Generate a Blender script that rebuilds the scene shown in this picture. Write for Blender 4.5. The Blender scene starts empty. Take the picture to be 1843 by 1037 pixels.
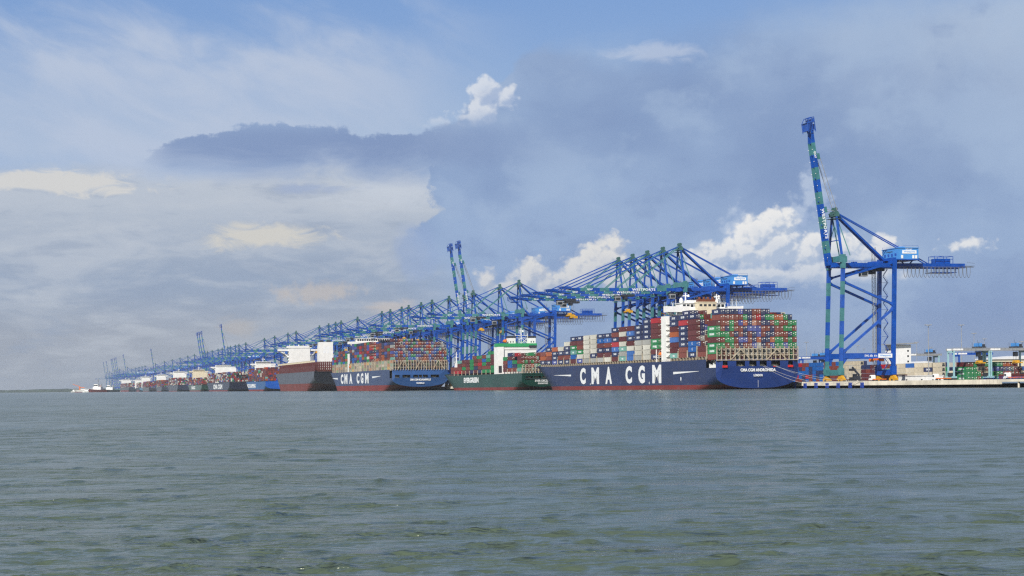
import bpy, bmesh, math, random
import numpy as np
from mathutils import Vector, Matrix
R = math.radians
S = bpy.context.scene
col = S.collection
random.seed(7)

# ------------------------------------------------------------------ camera
F = 3300.0            # focal length in photograph pixels (1843 wide)
ROLL = 0.011
CAMZ = 2.5
cd = bpy.data.cameras.new("camera"); cam = bpy.data.objects.new("camera", cd); col.objects.link(cam)
cd.sensor_width = 36.0; cd.lens = 36.0 * F / 1843.0
cd.shift_y = (696.3 - 518.5) / 1843.0
cd.clip_start = 0.5; cd.clip_end = 60000
cam.location = (0, 0, CAMZ)
cam.rotation_mode = 'XYZ'
cam.rotation_euler = (Matrix.Rotation(R(90), 3, 'X') @ Matrix.Rotation(-ROLL, 3, 'Z')).to_euler()
S.camera = cam
S.view_settings.view_transform = 'Standard'; S.view_settings.look = 'None'
S.view_settings.exposure = 0.0; S.view_settings.gamma = 1.0
S.cycles.use_denoising = False; S.cycles.denoising_prefilter = 'ACCURATE'; S.cycles.denoising_input_passes = 'RGB_ALBEDO_NORMAL'; S.cycles.max_bounces = 5; S.cycles.diffuse_bounces = 2; S.cycles.glossy_bounces = 3
S.cycles.transmission_bounces = 2; S.cycles.volume_bounces = 0
S.cycles.caustics_reflective = False; S.cycles.caustics_refractive = False
S.cycles.pixel_filter_type = 'BLACKMAN_HARRIS'; S.cycles.filter_width = 1.3

# ------------------------------------------------------------------ quay frame: u runs along the quay away from the camera, v landward
TH = math.atan(0.2645); CS, SN = math.cos(TH), math.sin(TH)
def P(u, v, z=0.0):
    return Vector((165.6 - SN * u + CS * v, 943.0 + CS * u + SN * v, z))
def px_of(u, v, z=0.0):
    p = P(u, v, z); dx = F * p.x / p.y; dy = -F * (p.z - CAMZ) / p.y
    return 921.5 + dx + ROLL * dy, 696.3 + dy - ROLL * dx, F / p.y
def u_at(px, v, z=2.5):
    lo, hi = -600.0, 60000.0
    for _ in range(60):
        m = .5 * (lo + hi)
        if px_of(m, v, z)[0] > px: lo = m
        else: hi = m
    return lo
def v_at(px, u, z=2.5):
    lo, hi = -400.0, 900.0
    for _ in range(60):
        m = .5 * (lo + hi)
        if px_of(u, m, z)[0] < px: lo = m
        else: hi = m
    return lo
QZ = 3.1              # top of the quay

# ------------------------------------------------------------------ sun and sky
SUN_EL = R(37)
tdir = Vector((0.503, 0.864, 0)).normalized()
sdir = Vector((-tdir.x * math.cos(SUN_EL), -tdir.y * math.cos(SUN_EL), math.sin(SUN_EL)))
sl = bpy.data.lights.new("sun", 'SUN'); sun = bpy.data.objects.new("sun", sl); col.objects.link(sun)
sl.energy = 5.0; sl.angle = R(0.5); sl.color = (1.0, 0.945, 0.86)
sun.rotation_euler = (-sdir).to_track_quat('-Z', 'Y').to_euler()
sun.location = (0, 0, 500)

class NG:
    """small helper to write shader maths"""
    def __init__(s, nt): s.nt = nt
    def n(s, t, **kw):
        q = s.nt.nodes.new(t)
        for k, v in kw.items(): setattr(q, k, v)
        return q
    def put(s, sock, v):
        if hasattr(v, 'is_linked') or isinstance(v, bpy.types.NodeSocket): s.nt.links.new(v, sock)
        else: sock.default_value = v
    def m(s, op, a, b=0.0, c=0.0, clamp=False):
        q = s.n('ShaderNodeMath', operation=op, use_clamp=clamp)
        s.put(q.inputs[0], a); s.put(q.inputs[1], b); s.put(q.inputs[2], c)
        return q.outputs[0]
    def add(s, a, b): return s.m('ADD', a, b)
    def sub(s, a, b): return s.m('SUBTRACT', a, b)
    def mul(s, a, b): return s.m('MULTIPLY', a, b)
    def ss(s, x, lo, hi, a=0.0, b=1.0):
        q = s.n('ShaderNodeMapRange', interpolation_type='SMOOTHSTEP', clamp=True)
        s.put(q.inputs['Value'], x); s.put(q.inputs['From Min'], lo); s.put(q.inputs['From Max'], hi)
        s.put(q.inputs['To Min'], a); s.put(q.inputs['To Max'], b)
        return q.outputs['Result']
    def xyz(s, x, y, z=0.0):
        q = s.n('ShaderNodeCombineXYZ'); s.put(q.inputs[0], x); s.put(q.inputs[1], y); s.put(q.inputs[2], z); return q.outputs[0]
    def noise(s, vec, scale=1.0, detail=4.0, rough=0.55, dist=0.0, out='Fac', dim='2D'):
        q = s.n('ShaderNodeTexNoise', noise_dimensions=dim); s.put(q.inputs['Vector'], vec); q.inputs['Scale'].default_value = scale
        q.inputs['Detail'].default_value = detail; q.inputs['Roughness'].default_value = rough
        q.inputs['Distortion'].default_value = dist
        return q.outputs[out]
    def mix(s, f, a, b):
        q = s.n('ShaderNodeMix', data_type='RGBA'); s.put(q.inputs[0], f)
        s.put(q.inputs[6], a); s.put(q.inputs[7], b); return q.outputs[2]
    def curve(s, x, pts, lo, hi, ylo, yhi):
        """piecewise curve y(x): points in real units"""
        q = s.n('ShaderNodeFloatCurve'); c = q.mapping.curves[0]
        nx = s.m('DIVIDE', s.sub(x, lo), hi - lo, clamp=True)
        pp = [((a - lo) / (hi - lo), (b - ylo) / (yhi - ylo)) for a, b in pts]
        while len(c.points) < len(pp): c.points.new(.5, .5)
        for k, (a, b) in enumerate(pp):
            c.points[k].location = (a, b); c.points[k].handle_type = 'AUTO_CLAMPED'
        q.mapping.use_clip = False
        q.mapping.update()
        s.put(q.inputs['Value'], nx)
        return s.add(s.mul(q.outputs[0], yhi - ylo), ylo)

def lin(r, g, b, k=1.0):
    f = lambda c: (c / 255 / 12.92) if c / 255 <= .04045 else ((c / 255 + .055) / 1.055) ** 2.4
    return (f(r) * k, f(g) * k, f(b) * k, 1.0)
def sp(x, y):
    """photo pixel -> direction coordinates (azimuth, elevation) in the sky's own units of 1/3300 rad"""
    dx, dy = x - 921.5, y - 696.3
    dx, dy = dx - ROLL * dy, dy + ROLL * dx
    a = math.atan2(dx, F); e = math.atan2(-dy, math.hypot(dx, F))
    return 921.5 + F * a, 696.3 - F * e

W = bpy.data.worlds.new("World"); S.world = W; W.use_nodes = True
W.cycles.sampling_method = 'MANUAL'; W.cycles.sample_map_resolution = 256
nt = W.node_tree; nt.nodes.clear(); g = NG(nt)
out = g.n('ShaderNodeOutputWorld'); bg = g.n('ShaderNodeBackground'); nt.links.new(bg.outputs[0], out.inputs[0])
SKYK = 0.10
bg.inputs['Strength'].default_value = SKYK
sky = g.n('ShaderNodeTexSky', sky_type='NISHITA', sun_disc=False)
sky.sun_elevation = SUN_EL; sky.sun_rotation = math.atan2(sdir.x, sdir.y) % (2 * math.pi)
sky.altitude = 0; sky.air_density = 1.0; sky.dust_density = 1.0; sky.ozone_density = 1.5
tc = g.n('ShaderNodeTexCoord'); sep = g.n('ShaderNodeSeparateXYZ'); nt.links.new(tc.outputs['Generated'], sep.inputs[0])
DX, DY, DZ = sep.outputs
AZ = g.m('ARCTAN2', DX, DY); EL = g.m('ARCSINE', DZ)
X = g.add(g.mul(AZ, F), 921.5); Y = g.sub(696.3, g.mul(EL, F))
def C(r, gg, b, k=1.0):
    c = lin(r, gg, b, k / SKYK); return c
PT = g.xyz(g.mul(X, .01), g.mul(Y, .01))                     # 1 unit = 100 px of sky
PS = g.xyz(g.mul(X, .0042), g.mul(Y, .0125))                 # stretched level streaks
nA = g.noise(PT, 0.8, 7, .58); nB = g.noise(PT, 3.0, 6, .62); nS = g.noise(PS, 1.0, 8, .58, .4)
nL = g.noise(g.xyz(g.mul(X, .0023), g.mul(Y, .0032), 3.3), 1.0, 3, .5)
nC = g.noise(g.xyz(g.add(g.mul(X, .0040), g.mul(Y, .0020)), g.sub(g.mul(Y, .0105), g.mul(X, .0045)), 9.1), 1.0, 8, .56, .25)
nF = g.noise(g.xyz(g.mul(X, .0065), g.mul(Y, .028), 7.7), 1.0, 8, .60, .08)
# clear air: the Nishita sky, a little deeper near the horizon
base = g.mix(.75, sky.outputs[0], g.mix(g.ss(Y, -60, 380), C(118, 156, 214), C(160, 183, 216)))
wob = g.mul(g.sub(nA, .5), 60.0)
# thin high cloud, upper left
ci_env = g.mul(g.ss(X, 1000, 560), g.mul(g.ss(g.add(Y, g.add(g.mul(g.sub(nC, .5), 220), wob)), -10, 150), 1.0))
ci = g.mul(ci_env, g.ss(nC, .25, .66, .55, .95))
c1 = g.mix(ci, base, C(184, 197, 219))
# blue gap left
gap = g.mul(g.ss(X, 260, 40), g.mul(g.ss(g.add(Y, wob), 265, 300), g.ss(g.add(Y, wob), 320, 300)))
c1 = g.mix(g.mul(gap, .6), c1, C(158, 182, 216))
# layered cloud, lower left
lo_env = g.ss(g.add(Y, g.mul(g.sub(nS, .5), 110)), 285, 345)
lowcol_a = g.mix(g.ss(g.add(Y, g.mul(g.sub(nS, .5), 120)), 330, 500), C(186, 195, 208), C(150, 166, 190))
lowcol = g.mix(g.ss(Y, 500, 620), lowcol_a, C(158, 166, 180))
lowcol = g.mix(g.mul(g.ss(nS, .42, .70), g.ss(Y, 640, 420, .25, .75)), lowcol, C(190, 198, 210))
lowcol = g.mix(g.mul(g.ss(nF, .48, .72), .45), lowcol, C(194, 201, 211))
lowcol = g.mix(g.mul(g.ss(nF, .48, .26), .45), lowcol, C(143, 159, 184))
c2 = g.mix(g.mul(lo_env, .96), c1, lowcol)
def patch(c, x0, x1, y0, y1, colr, amt=.9, soft=.35, nz=None, na=.9):
    (cx, cy) = sp((x0 + x1) / 2, (y0 + y1) / 2); rx = (x1 - x0) / 2; ry = (y1 - y0) / 2
    ex = g.m('DIVIDE', g.sub(X, cx), rx); ey = g.m('DIVIDE', g.sub(Y, cy), ry)
    d = g.m('SQRT', g.add(g.mul(ex, ex), g.mul(ey, ey)))
    f = g.add(g.sub(1.0, d), g.mul(g.sub(nz or nB, .5), na * 2))
    return g.mix(g.mul(g.ss(f, 0.0, soft), amt), c, colr)
nP = g.noise(g.xyz(g.mul(X, .014), g.mul(Y, .035)), 1.0, 7, .62, .5)
c2 = patch(c2, -80, 290, 303, 352, C(212, 212, 211), .95, .5, nP)
c2 = patch(c2, 560, 850, 285, 395, C(199, 207, 219), .8, .9, nP, .8)
c2 = patch(c2, 330, 620, 395, 455, C(210, 208, 202), .95, .7, nP)
c2 = patch(c2, 470, 660, 500, 550, C(190, 186, 186), .85, .7, nB, .8)
c2 = patch(c2, 380, 470, 565, 612, C(182, 176, 172), .5, .9, nP)
c2 = patch(c2, 640, 760, 535, 580, C(205, 194, 186), .6, .8, nP)
c2 = patch(c2, 450, 660, 325, 352, C(160, 176, 206), .75, .8, nP)
# the great blue-grey storm cloud: a top edge, and an under edge on the left
top = [(-400, 300), (150, 300), (285, 268), (330, 247), (400, 232), (490, 218), (520, 221), (600, 228), (660, 240), (705, 243), (770, 228),
       (815, 216), (838, 190), (850, 172), (880, 150), (906, 140), (925, 112), (945, 84), (985, 62), (1080, 42), (1250, 20), (1400, -40), (1900, -120), (2400, -200)]
top = [sp(*p) if -400 < p[0] < 2300 else p for p in top]
jag = g.add(g.mul(g.sub(nB, .5), 30.0), g.mul(g.sub(nF, .5), 34.0))
ytop = g.curve(X, top, -400, 2400, -250, 350)
soft_t = g.ss(X, 880, 1180, 8.0, 130.0)
mt = g.ss(g.sub(g.add(Y, jag), ytop), 0.0, soft_t)
edge = [(-250, 760), (200, 758), (290, 762), (308, 764), (340, 768), (368, 774), (382, 790), (392, 776), (402, 750), (415, 728), (440, 706), (490, 694), (540, 690), (750, 690)]
jag2 = g.add(g.mul(g.sub(nB, .5), 62.0), g.mul(g.sub(g.noise(PT, 9.0, 4, .6), .5), 14.0))
xed = g.curve(g.add(Y, g.mul(g.sub(nA, .5), 14.0)), edge, -250, 750, 200, 900)
soft_x = g.add(16.0, g.ss(Y, 388, 540, 0, 230))
me_ = g.ss(g.sub(g.add(X, jag2), xed), 0.0, soft_x)
anv = g.mul(g.ss(X, 240, 330), g.ss(g.add(g.add(Y, g.mul(g.sub(nS, .5), 120)), g.ss(X, 520, 280, 0, 22)), 352, 266))
big = g.mul(mt, g.m('MAXIMUM', me_, anv))
bcol = g.mix(g.ss(nL, .30, .70), C(130, 154, 194), C(152, 175, 209))
bcol = g.mix(g.mul(g.ss(g.add(X, g.mul(g.sub(nA, .5), 420)), 1250, 1900), g.ss(Y, 420, 60)), bcol, C(172, 190, 215))
bcol = g.mix(g.mul(g.ss(Y, 430, 640), g.ss(X, 1200, 1500)), bcol, C(133, 156, 196))
nH = g.noise(g.xyz(g.mul(X, .0048), g.mul(Y, .0075), 4.0), 1.0, 8, .58, .08)
bcol = g.mix(g.mul(g.ss(nH, .47, .66), .50), bcol, C(165, 186, 215))
bcol = g.mix(g.mul(g.ss(nH, .47, .30), .45), bcol, C(129, 152, 192))
bcol = g.mix(g.ss(Y, 560, 690, 0, .55), bcol, C(150, 166, 190))
bcol = g.mix(g.mul(g.ss(g.m('ABSOLUTE', g.sub(Y, 262)), 60, 10), g.mul(g.ss(X, 1120, 680), .75)), bcol, C(127, 148, 188))
c3 = g.mix(big, c2, bcol)
c3 = patch(c3, 1070, 1290, 75, 118, C(196, 206, 224), .55, .9, nP, .9)
c3 = patch(c3, 700, 800, 388, 520, C(150, 171, 208), .5, .5, nB, .35)
# heaped white clouds: ellipses roughened by billows, lit from the upper left
def heap_group(name, ells, amp, pw):
    ng = bpy.data.node_groups.new(name, 'ShaderNodeTree')
    ng.interface.new_socket('X', in_out='INPUT', socket_type='NodeSocketFloat'); ng.interface.new_socket('Y', in_out='INPUT', socket_type='NodeSocketFloat')
    ng.interface.new_socket('D', in_out='OUTPUT', socket_type='NodeSocketFloat')
    h = NG(ng); gi = h.n('NodeGroupInput'); go = h.n('NodeGroupOutput')
    x, y = gi.outputs[0], gi.outputs[1]
    p = h.xyz(x, y); acc = None
    for (cx, cy, rx, ry) in ells:
        cx, cy = sp(cx, cy)
        q = h.n('ShaderNodeVectorMath', operation='MULTIPLY_ADD'); h.put(q.inputs[0], p)
        q.inputs[1].default_value = (1 / rx, 1 / ry, 0); q.inputs[2].default_value = (-cx / rx, -cy / ry, 0)
        l = h.n('ShaderNodeVectorMath', operation='LENGTH'); h.put(l.inputs[0], q.outputs[0])
        d = h.mul(h.sub(1.0, l.outputs['Value']), min(rx, ry))
        acc = d if acc is None else h.m('SMOOTH_MAX', acc, d, 6.0)
    ps = h.xyz(h.mul(x, .01), h.mul(y, .0115))
    v1 = h.n('ShaderNodeTexVoronoi', feature='SMOOTH_F1', voronoi_dimensions='2D'); v1.inputs['Scale'].default_value = 3.6; v1.inputs['Smoothness'].default_value = .35
    wq = h.noise(ps, 5.0, 3, .6, 0, 'Color')
    wv = h.n('ShaderNodeVectorMath', operation='MULTIPLY_ADD'); h.put(wv.inputs[0], wq); wv.inputs[1].default_value = (.16, .16, 0); h.put(wv.inputs[2], ps)
    h.put(v1.inputs['Vector'], wv.outputs[0])
    v2 = h.n('ShaderNodeTexVoronoi', feature='F1', voronoi_dimensions='2D'); v2.inputs['Scale'].default_value = 9.5
    h.put(v2.inputs['Vector'], wv.outputs[0])
    n2 = h.noise(ps, 11.0, 5, .62)
    bil = h.add(h.mul(h.sub(.56, v1.outputs['Distance']), 1.25), h.add(h.mul(h.sub(.50, v2.outputs['Distance']), .5), h.mul(h.sub(n2, .5), .55)))
    h.put(go.inputs[0], h.add(acc, h.mul(bil, amp)))
    return ng
def heap(c, ng, lit, shade, dens_soft, ybase, amt=1.0, lx=-7, ly=-8, ybot=None, rim=None):
    def ev(x, y):
        q = g.n('ShaderNodeGroup'); q.node_tree = ng; g.put(q.inputs[0], x); g.put(q.inputs[1], y); return q.outputs[0]
    d0 = ev(X, Y); d1 = ev(g.add(X, lx), g.add(Y, ly))
    m = g.ss(d0, 0.0, dens_soft)
    sh = g.ss(g.sub(d0, d1), -9.0, 8.0)                          # 1 on the side towards the sun
    sh = g.m('MULTIPLY', sh, g.ss(d0, 60, 10, .55, 1.0))
    if ybase: sh = g.mul(sh, g.ss(Y, ybase[1], ybase[0], .25, 1.0))
    if rim: sh = g.mul(sh, g.ss(d0, rim, rim * .25))
    cc = g.mix(sh, shade, lit)
    if ybot: m = g.mul(m, g.ss(Y, ybot[1], ybot[0]))
    return g.mix(g.mul(m, amt), c, cc)
ghost = heap_group("pale_heaps", [(1466, 345, 34, 44), (1440, 385, 26, 40), (1325, 425, 30, 55), (1370, 480, 60, 40), (1240, 480, 60, 30)], 20, 1)
c4 = heap(c3, ghost, C(184, 199, 222), C(163, 182, 214), 24, None, .85, ybot=(440, 560))
tower = heap_group("tower_heaps", [(874, 166, 32, 30), (866, 205, 34, 26), (905, 178, 26, 22), (925, 160, 8, 8), (835, 210, 28, 12), (795, 221, 32, 11), (770, 228, 16, 7)], 11, 1)
c4 = heap(c4, tower, C(228, 231, 236), C(174, 189, 216), 10, None, .72, ybot=(196, 240), rim=60)
mid = heap_group("middle_heaps", [(876, 502, 24, 20), (905, 518, 34, 16), (956, 492, 34, 30), (985, 507, 40, 24), (930, 514, 34, 20), (1103, 442, 24, 26), (1085, 468, 52, 38), (1060, 488, 58, 34),
                   (1130, 494, 66, 36), (1040, 504, 48, 26)], 14, 1)
c4 = heap(c4, mid, C(230, 228, 224), C(178, 188, 206), 16, (445, 575), .92, ybot=(520, 610))
rgt = heap_group("right_heaps", [(1318, 444, 17, 20), (1290, 458, 40, 26), (1262, 474, 40, 28), (1402, 400, 36, 30), (1372, 424, 58, 40), (1345, 454, 54, 32), (1395, 446, 52, 44),
                  (1470, 434, 32, 26), (1450, 456, 34, 24), (1520, 450, 48, 30), (1590, 444, 28, 25), (1600, 460, 30, 20), (1560, 462, 48, 20),
                  (1400, 494, 70, 20), (1470, 492, 100, 25), (1560, 498, 80, 16), (1340, 500, 70, 20), (1743, 441, 42, 12)], 13, 1)
c4 = heap(c4, rgt, C(240, 239, 237), C(177, 192, 215), 14, (410, 545), .95, ybot=(498, 552))
# away from the photographed quarter: broken cloud on the plain sky
away = g.ss(g.m('ABSOLUTE', AZ), .36, .8)
nW = g.noise(tc.outputs['Generated'], 2.6, 4, .58, dim='3D')
high = g.ss(Y, -60, -520)
plain = g.mix(g.ss(nW, .45, .68, 0, .45), sky.outputs[0], C(190, 197, 210))
c5 = g.mix(g.m('MAXIMUM', away, high), c4, plain)
c5 = g.mix(g.ss(EL, 0.0, -.04), c5, C(120, 135, 140))
nt.links.new(c5, bg.inputs['Color'])

# ------------------------------------------------------------------ helpers
def tag(o, label=None, cat=None, group=None, kind=None):
    if label: o['label'] = label
    if cat: o['category'] = cat
    if group: o['group'] = group
    if kind: o['kind'] = kind
    return o
def empty(name, loc=(0, 0, 0), rz=0.0):
    o = bpy.data.objects.new(name, None); col.objects.link(o); o.location = loc; o.rotation_euler = (0, 0, rz); o.empty_display_size = 2
    return o
def link(name, me, parent=None, loc=(0, 0, 0), rz=0.0):
    o = bpy.data.objects.new(name, me); col.objects.link(o); o.location = loc; o.rotation_euler = (0, 0, rz)
    if parent: o.parent = parent
    return o
def copy_tree(o, parent=None):
    c = o.copy(); col.objects.link(c); c.parent = parent
    for k in list(o.children): copy_tree(k, c)
    return c

class MB:
    """collects faces; build() links them as ONE mesh object"""
    def __init__(s): s.v = []; s.f = []; s.m = []
    def face(s, pts, mi=0):
        n = len(s.v); s.v += [tuple(p) for p in pts]; s.f.append(tuple(range(n, n + len(pts)))); s.m.append(mi)
    def hexa(s, a, mi=0):
        """8 corners: bottom ring 0-3, top ring 4-7"""
        n = len(s.v); s.v += [tuple(p) for p in a]
        for q in ((3, 2, 1, 0), (4, 5, 6, 7), (0, 1, 5, 4), (1, 2, 6, 5), (2, 3, 7, 6), (3, 0, 4, 7)):
            s.f.append(tuple(n + i for i in q)); s.m.append(mi)
    def box(s, x0, x1, y0, y1, z0, z1, mi=0):
        s.hexa([(x0, y0, z0), (x1, y0, z0), (x1, y1, z0), (x0, y1, z0), (x0, y0, z1), (x1, y0, z1), (x1, y1, z1), (x0, y1, z1)], mi)
    def beam(s, p, q, w, h=None, mi=0, up=(0, 0, 1), w2=None, h2=None):
        p, q = Vector(p), Vector(q); d = (q - p).normalized(); u = Vector(up)
        if abs(d.dot(u)) > .98: u = Vector((0, 1, 0))
        a = d.cross(u).normalized(); b = a.cross(d).normalized(); h = h or w; w2 = w2 or w; h2 = h2 or h
        s.hexa([p - a * w / 2 - b * h / 2, p + a * w / 2 - b * h / 2, p + a * w / 2 + b * h / 2, p - a * w / 2 + b * h / 2,
                q - a * w2 / 2 - b * h2 / 2, q + a * w2 / 2 - b * h2 / 2, q + a * w2 / 2 + b * h2 / 2, q - a * w2 / 2 + b * h2 / 2], mi)
    def tube(s, pts, r, n=6, mi=0):
        pts = [Vector(p) for p in pts]; base = len(s.v)
        for i, p in enumerate(pts):
            d = (pts[min(i + 1, len(pts) - 1)] - pts[max(i - 1, 0)]).normalized()
            u = Vector((0, 0, 1)) if abs(d.z) < .95 else Vector((0, 1, 0))
            a = d.cross(u).normalized(); b = a.cross(d)
            rr = r[i] if isinstance(r, (list, tuple)) else r
            for k in range(n):
                t = 2 * math.pi * k / n; s.v.append(tuple(p + a * math.cos(t) * rr + b * math.sin(t) * rr))
        for i in range(len(pts) - 1):
            for k in range(n):
                k2 = (k + 1) % n
                s.f.append((base + i * n + k, base + i * n + k2, base + (i + 1) * n + k2, base + (i + 1) * n + k)); s.m.append(mi)
        s.f.append(tuple(base + k for k in range(n))[::-1]); s.m.append(mi)
        s.f.append(tuple(base + (len(pts) - 1) * n + k for k in range(n))); s.m.append(mi)
    def prism(s, poly, y0, y1, mi=0, ax='y'):
        """polygon of (x,z) extruded along y"""
        n = len(s.v); k = len(poly)
        f = (lambda x, z, y: (x, y, z)) if ax == 'y' else (lambda x, z, y: (y, x, z))
        s.v += [f(x, z, y0) for x, z in poly] + [f(x, z, y1) for x, z in poly]
        s.f.append(tuple(n + i for i in range(k))); s.m.append(mi)
        s.f.append(tuple(n + k + i for i in range(k))[::-1]); s.m.append(mi)
        for i in range(k):
            j = (i + 1) % k; s.f.append((n + i, n + k + i, n + k + j, n + j)); s.m.append(mi)
    def mesh(s, name, mats, smooth=False, fix=True):
        me = bpy.data.meshes.new(name); me.from_pydata(s.v, [], s.f)
        for m in (mats if isinstance(mats, (list, tuple)) else [mats]): me.materials.append(m)
        me.polygons.foreach_set('material_index', s.m)
        if fix:
            bm = bmesh.new(); bm.from_mesh(me); bmesh.ops.recalc_face_normals(bm, faces=bm.faces); bm.to_mesh(me); bm.free()
        if smooth: me.polygons.foreach_set('use_smooth', [True] * len(me.polygons))
        me.update(); return me
    def build(s, name, mats, parent=None, loc=(0, 0, 0), rz=0.0, smooth=False, fix=True):
        return link(name, s.mesh(name, mats, smooth, fix), parent, loc, rz)

# ------------------------------------------------------------------ materials
def paint(name, rgb, rough=.45, var=.12, scale=.25, streak=0.0, streak_col=(.12, .05, .02), metal=0.0, spec=.4, rnd=0.0):
    """painted steel / concrete: colour that varies with weathering, optional rust and dirt runs"""
    m = bpy.data.materials.new(name); m.use_nodes = True; nt = m.node_tree; h = NG(nt); b = nt.nodes['Principled BSDF']
    tcn = h.n('ShaderNodeTexCoord'); co = tcn.outputs['Object']
    n1 = h.noise(co, scale, 5, .6, dim='3D')
    c = h.mix(h.ss(n1, .3, .7), tuple(x * (1 - var) for x in rgb[:3]) + (1,), tuple(min(1, x * (1 + var)) for x in rgb[:3]) + (1,))
    if streak:
        mp = h.n('ShaderNodeMapping'); h.put(mp.inputs[0], co); mp.inputs['Scale'].default_value = (.9, .9, .06)
        n2 = h.noise(mp.outputs[0], 1.0, 6, .65, dim='3D')
        n3 = h.noise(co, .05, 3, .5, dim='3D')
        c = h.mix(h.mul(h.mul(h.ss(n2, .52, .78), h.ss(n3, .35, .65)), streak), c, tuple(streak_col) + (1,))
    if rnd:
        oi = h.n('ShaderNodeObjectInfo')
        hs = h.n('ShaderNodeHueSaturation'); h.put(hs.inputs['Color'], c)
        h.put(hs.inputs['Value'], h.add(h.mul(oi.outputs['Random'], rnd * 2), 1 - rnd)); h.put(hs.inputs['Saturation'], h.sub(1.05, h.mul(oi.outputs['Random'], rnd)))
        c = hs.outputs[0]
    nt.links.new(c, b.inputs['Base Color']); b.inputs['Roughness'].default_value = rough; b.inputs['Metallic'].default_value = metal
    b.inputs['Specular IOR Level'].default_value = spec
    return m
M = {}
M['blue'] = paint('blue_steel_paint', (.004, .068, .37), .4, .2, .3, .45, (.03, .035, .06), rnd=.10)
M['green'] = paint('sea_green_paint', (.050, .185, .20), .45, .18, .3, .45, (.05, .06, .05), rnd=.10)
M['apex'] = paint('grey_green_paint', (.045, .12, .115), .5, .2, .3)
M['house'] = paint('pale_blue_cladding', (.06, .26, .64), .5, .08, .3)
M['white'] = paint('white_paint', (.82, .82, .80), .5, .06, .3, .25, (.4, .3, .2))
M['sign'] = paint('white_sign_paint', (.8, .82, .84), .5, .04, .5)
M['yellow'] = paint('yellow_paint', (.62, .33, .02), .5, .2, .5, .4, (.1, .05, .02))
M['orange'] = paint('orange_paint', (.72, .17, .02), .5, .12, .5)
M['dark'] = paint('dark_steel', (.03, .034, .045), .6, .25, .4)
M['grey'] = paint('galvanised_steel', (.28, .29, .30), .5, .15, .4)
M['cable'] = paint('grey_cable', (.10, .11, .13), .6, .1, .4)
M['rope'] = paint('pale_rope', (.45, .44, .42), .8, .15, .4)
M['glass'] = paint('dark_window_glass', (.015, .02, .03), .08, .1, .5, spec=.6)
M['brown'] = paint('brown_funnel_paint', (.16, .05, .025), .5, .15, .4)
M['beige'] = paint('beige_deck_steel', (.42, .36, .27), .6, .2, .5, .5, (.15, .07, .03))
M['concrete'] = paint('weathered_concrete', (.70, .64, .53), .85, .26, .10, .9, (.13, .10, .07))
M['recesswall'] = paint('shaded_recess_concrete', (.05, .045, .04), .7, .3, .2)  # shade of the void under the quay, put into the concrete colour
M['rubber'] = paint('black_rubber', (.02, .02, .02), .8, .2, .5)
M['fender'] = paint('blue_fender_panel', (.02, .06, .36), .5, .2, .6, .3, (.03, .03, .05))
M['teal'] = paint('pale_teal_paint', (.30, .50, .54), .5, .12, .3, .2, (.1, .15, .16))
M['lightgreen'] = paint('deck_green_paint', (.03, .33, .12), .5, .1, .3)
M['tarmac'] = paint('grey_quay_paving', (.20, .20, .19), .9, .2, .05)
M['roofwhite'] = paint('white_metal_roof', (.74, .75, .76), .5, .05, .1)
M['cream'] = paint('cream_paint', (.70, .62, .45), .5, .1, .3)
M['red'] = paint('red_lead_paint', (.34, .045, .04), .6, .2, .15, .7, (.10, .03, .025))
M['maroonsteel'] = paint('maroon_deck_steel', (.105, .022, .020), .6, .25, .3, .4, (.06, .02, .015))

def windows(parent, boxes, mat=None, name='window'):
    for b in boxes:
        m = MB(); cx, cy, cz = (b[0] + b[1]) / 2, (b[2] + b[3]) / 2, (b[4] + b[5]) / 2
        m.box(b[0] - cx, b[1] - cx, b[2] - cy, b[3] - cy, b[4] - cz, b[5] - cz); m.build(name, mat or M['glass'], parent, (cx, cy, cz))
def text_mesh(txt, h, w=None, bold=.02, depth=.03, sx=1.0):
    """lettering with its foot centred on the origin, x to the right, y up"""
    cu = bpy.data.curves.new('lettering', 'FONT'); cu.body = txt; cu.size = 1; cu.offset = bold; cu.extrude = .01; cu.resolution_u = 3; cu.space_character = sx
    ob = bpy.data.objects.new('lettering', cu); col.objects.link(ob)
    bpy.context.view_layer.update()
    me = bpy.data.meshes.new_from_object(ob.evaluated_get(bpy.context.evaluated_depsgraph_get()))
    bpy.data.objects.remove(ob); bpy.data.curves.remove(cu)
    n = len(me.vertices); a = np.empty(n * 3); me.vertices.foreach_get('co', a); a = a.reshape(n, 3)
    lo, hi = a.min(0), a.max(0); k = h / (hi[1] - lo[1])
    kx = k if w is None else w / (hi[0] - lo[0])
    a[:, 0] = (a[:, 0] - (lo[0] + hi[0]) / 2) * kx; a[:, 1] = (a[:, 1] - lo[1]) * k
    a[:, 2] = (a[:, 2] - lo[2]) / max(1e-6, hi[2] - lo[2]) * depth
    faces = [tuple(p.vertices) for p in me.polygons]; bpy.data.meshes.remove(me)
    return a, faces
def place_text(a, right, up, org):
    right, up = Vector(right), Vector(up); nrm = right.cross(up)
    mt = np.array([right, up, nrm]); return a @ mt + np.array(org)
def text_obj(txt, h, w, right, up, org, mat, parent, bold=.02, depth=.04, sx=1.0, name='lettering'):
    a, f = text_mesh(txt, h, w, bold, depth, sx)
    me = bpy.data.meshes.new(name); me.from_pydata([tuple(p) for p in place_text(a, right, up, org)], [], f); me.materials.append(mat); me.update()
    return link(name, me, parent)

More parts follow.
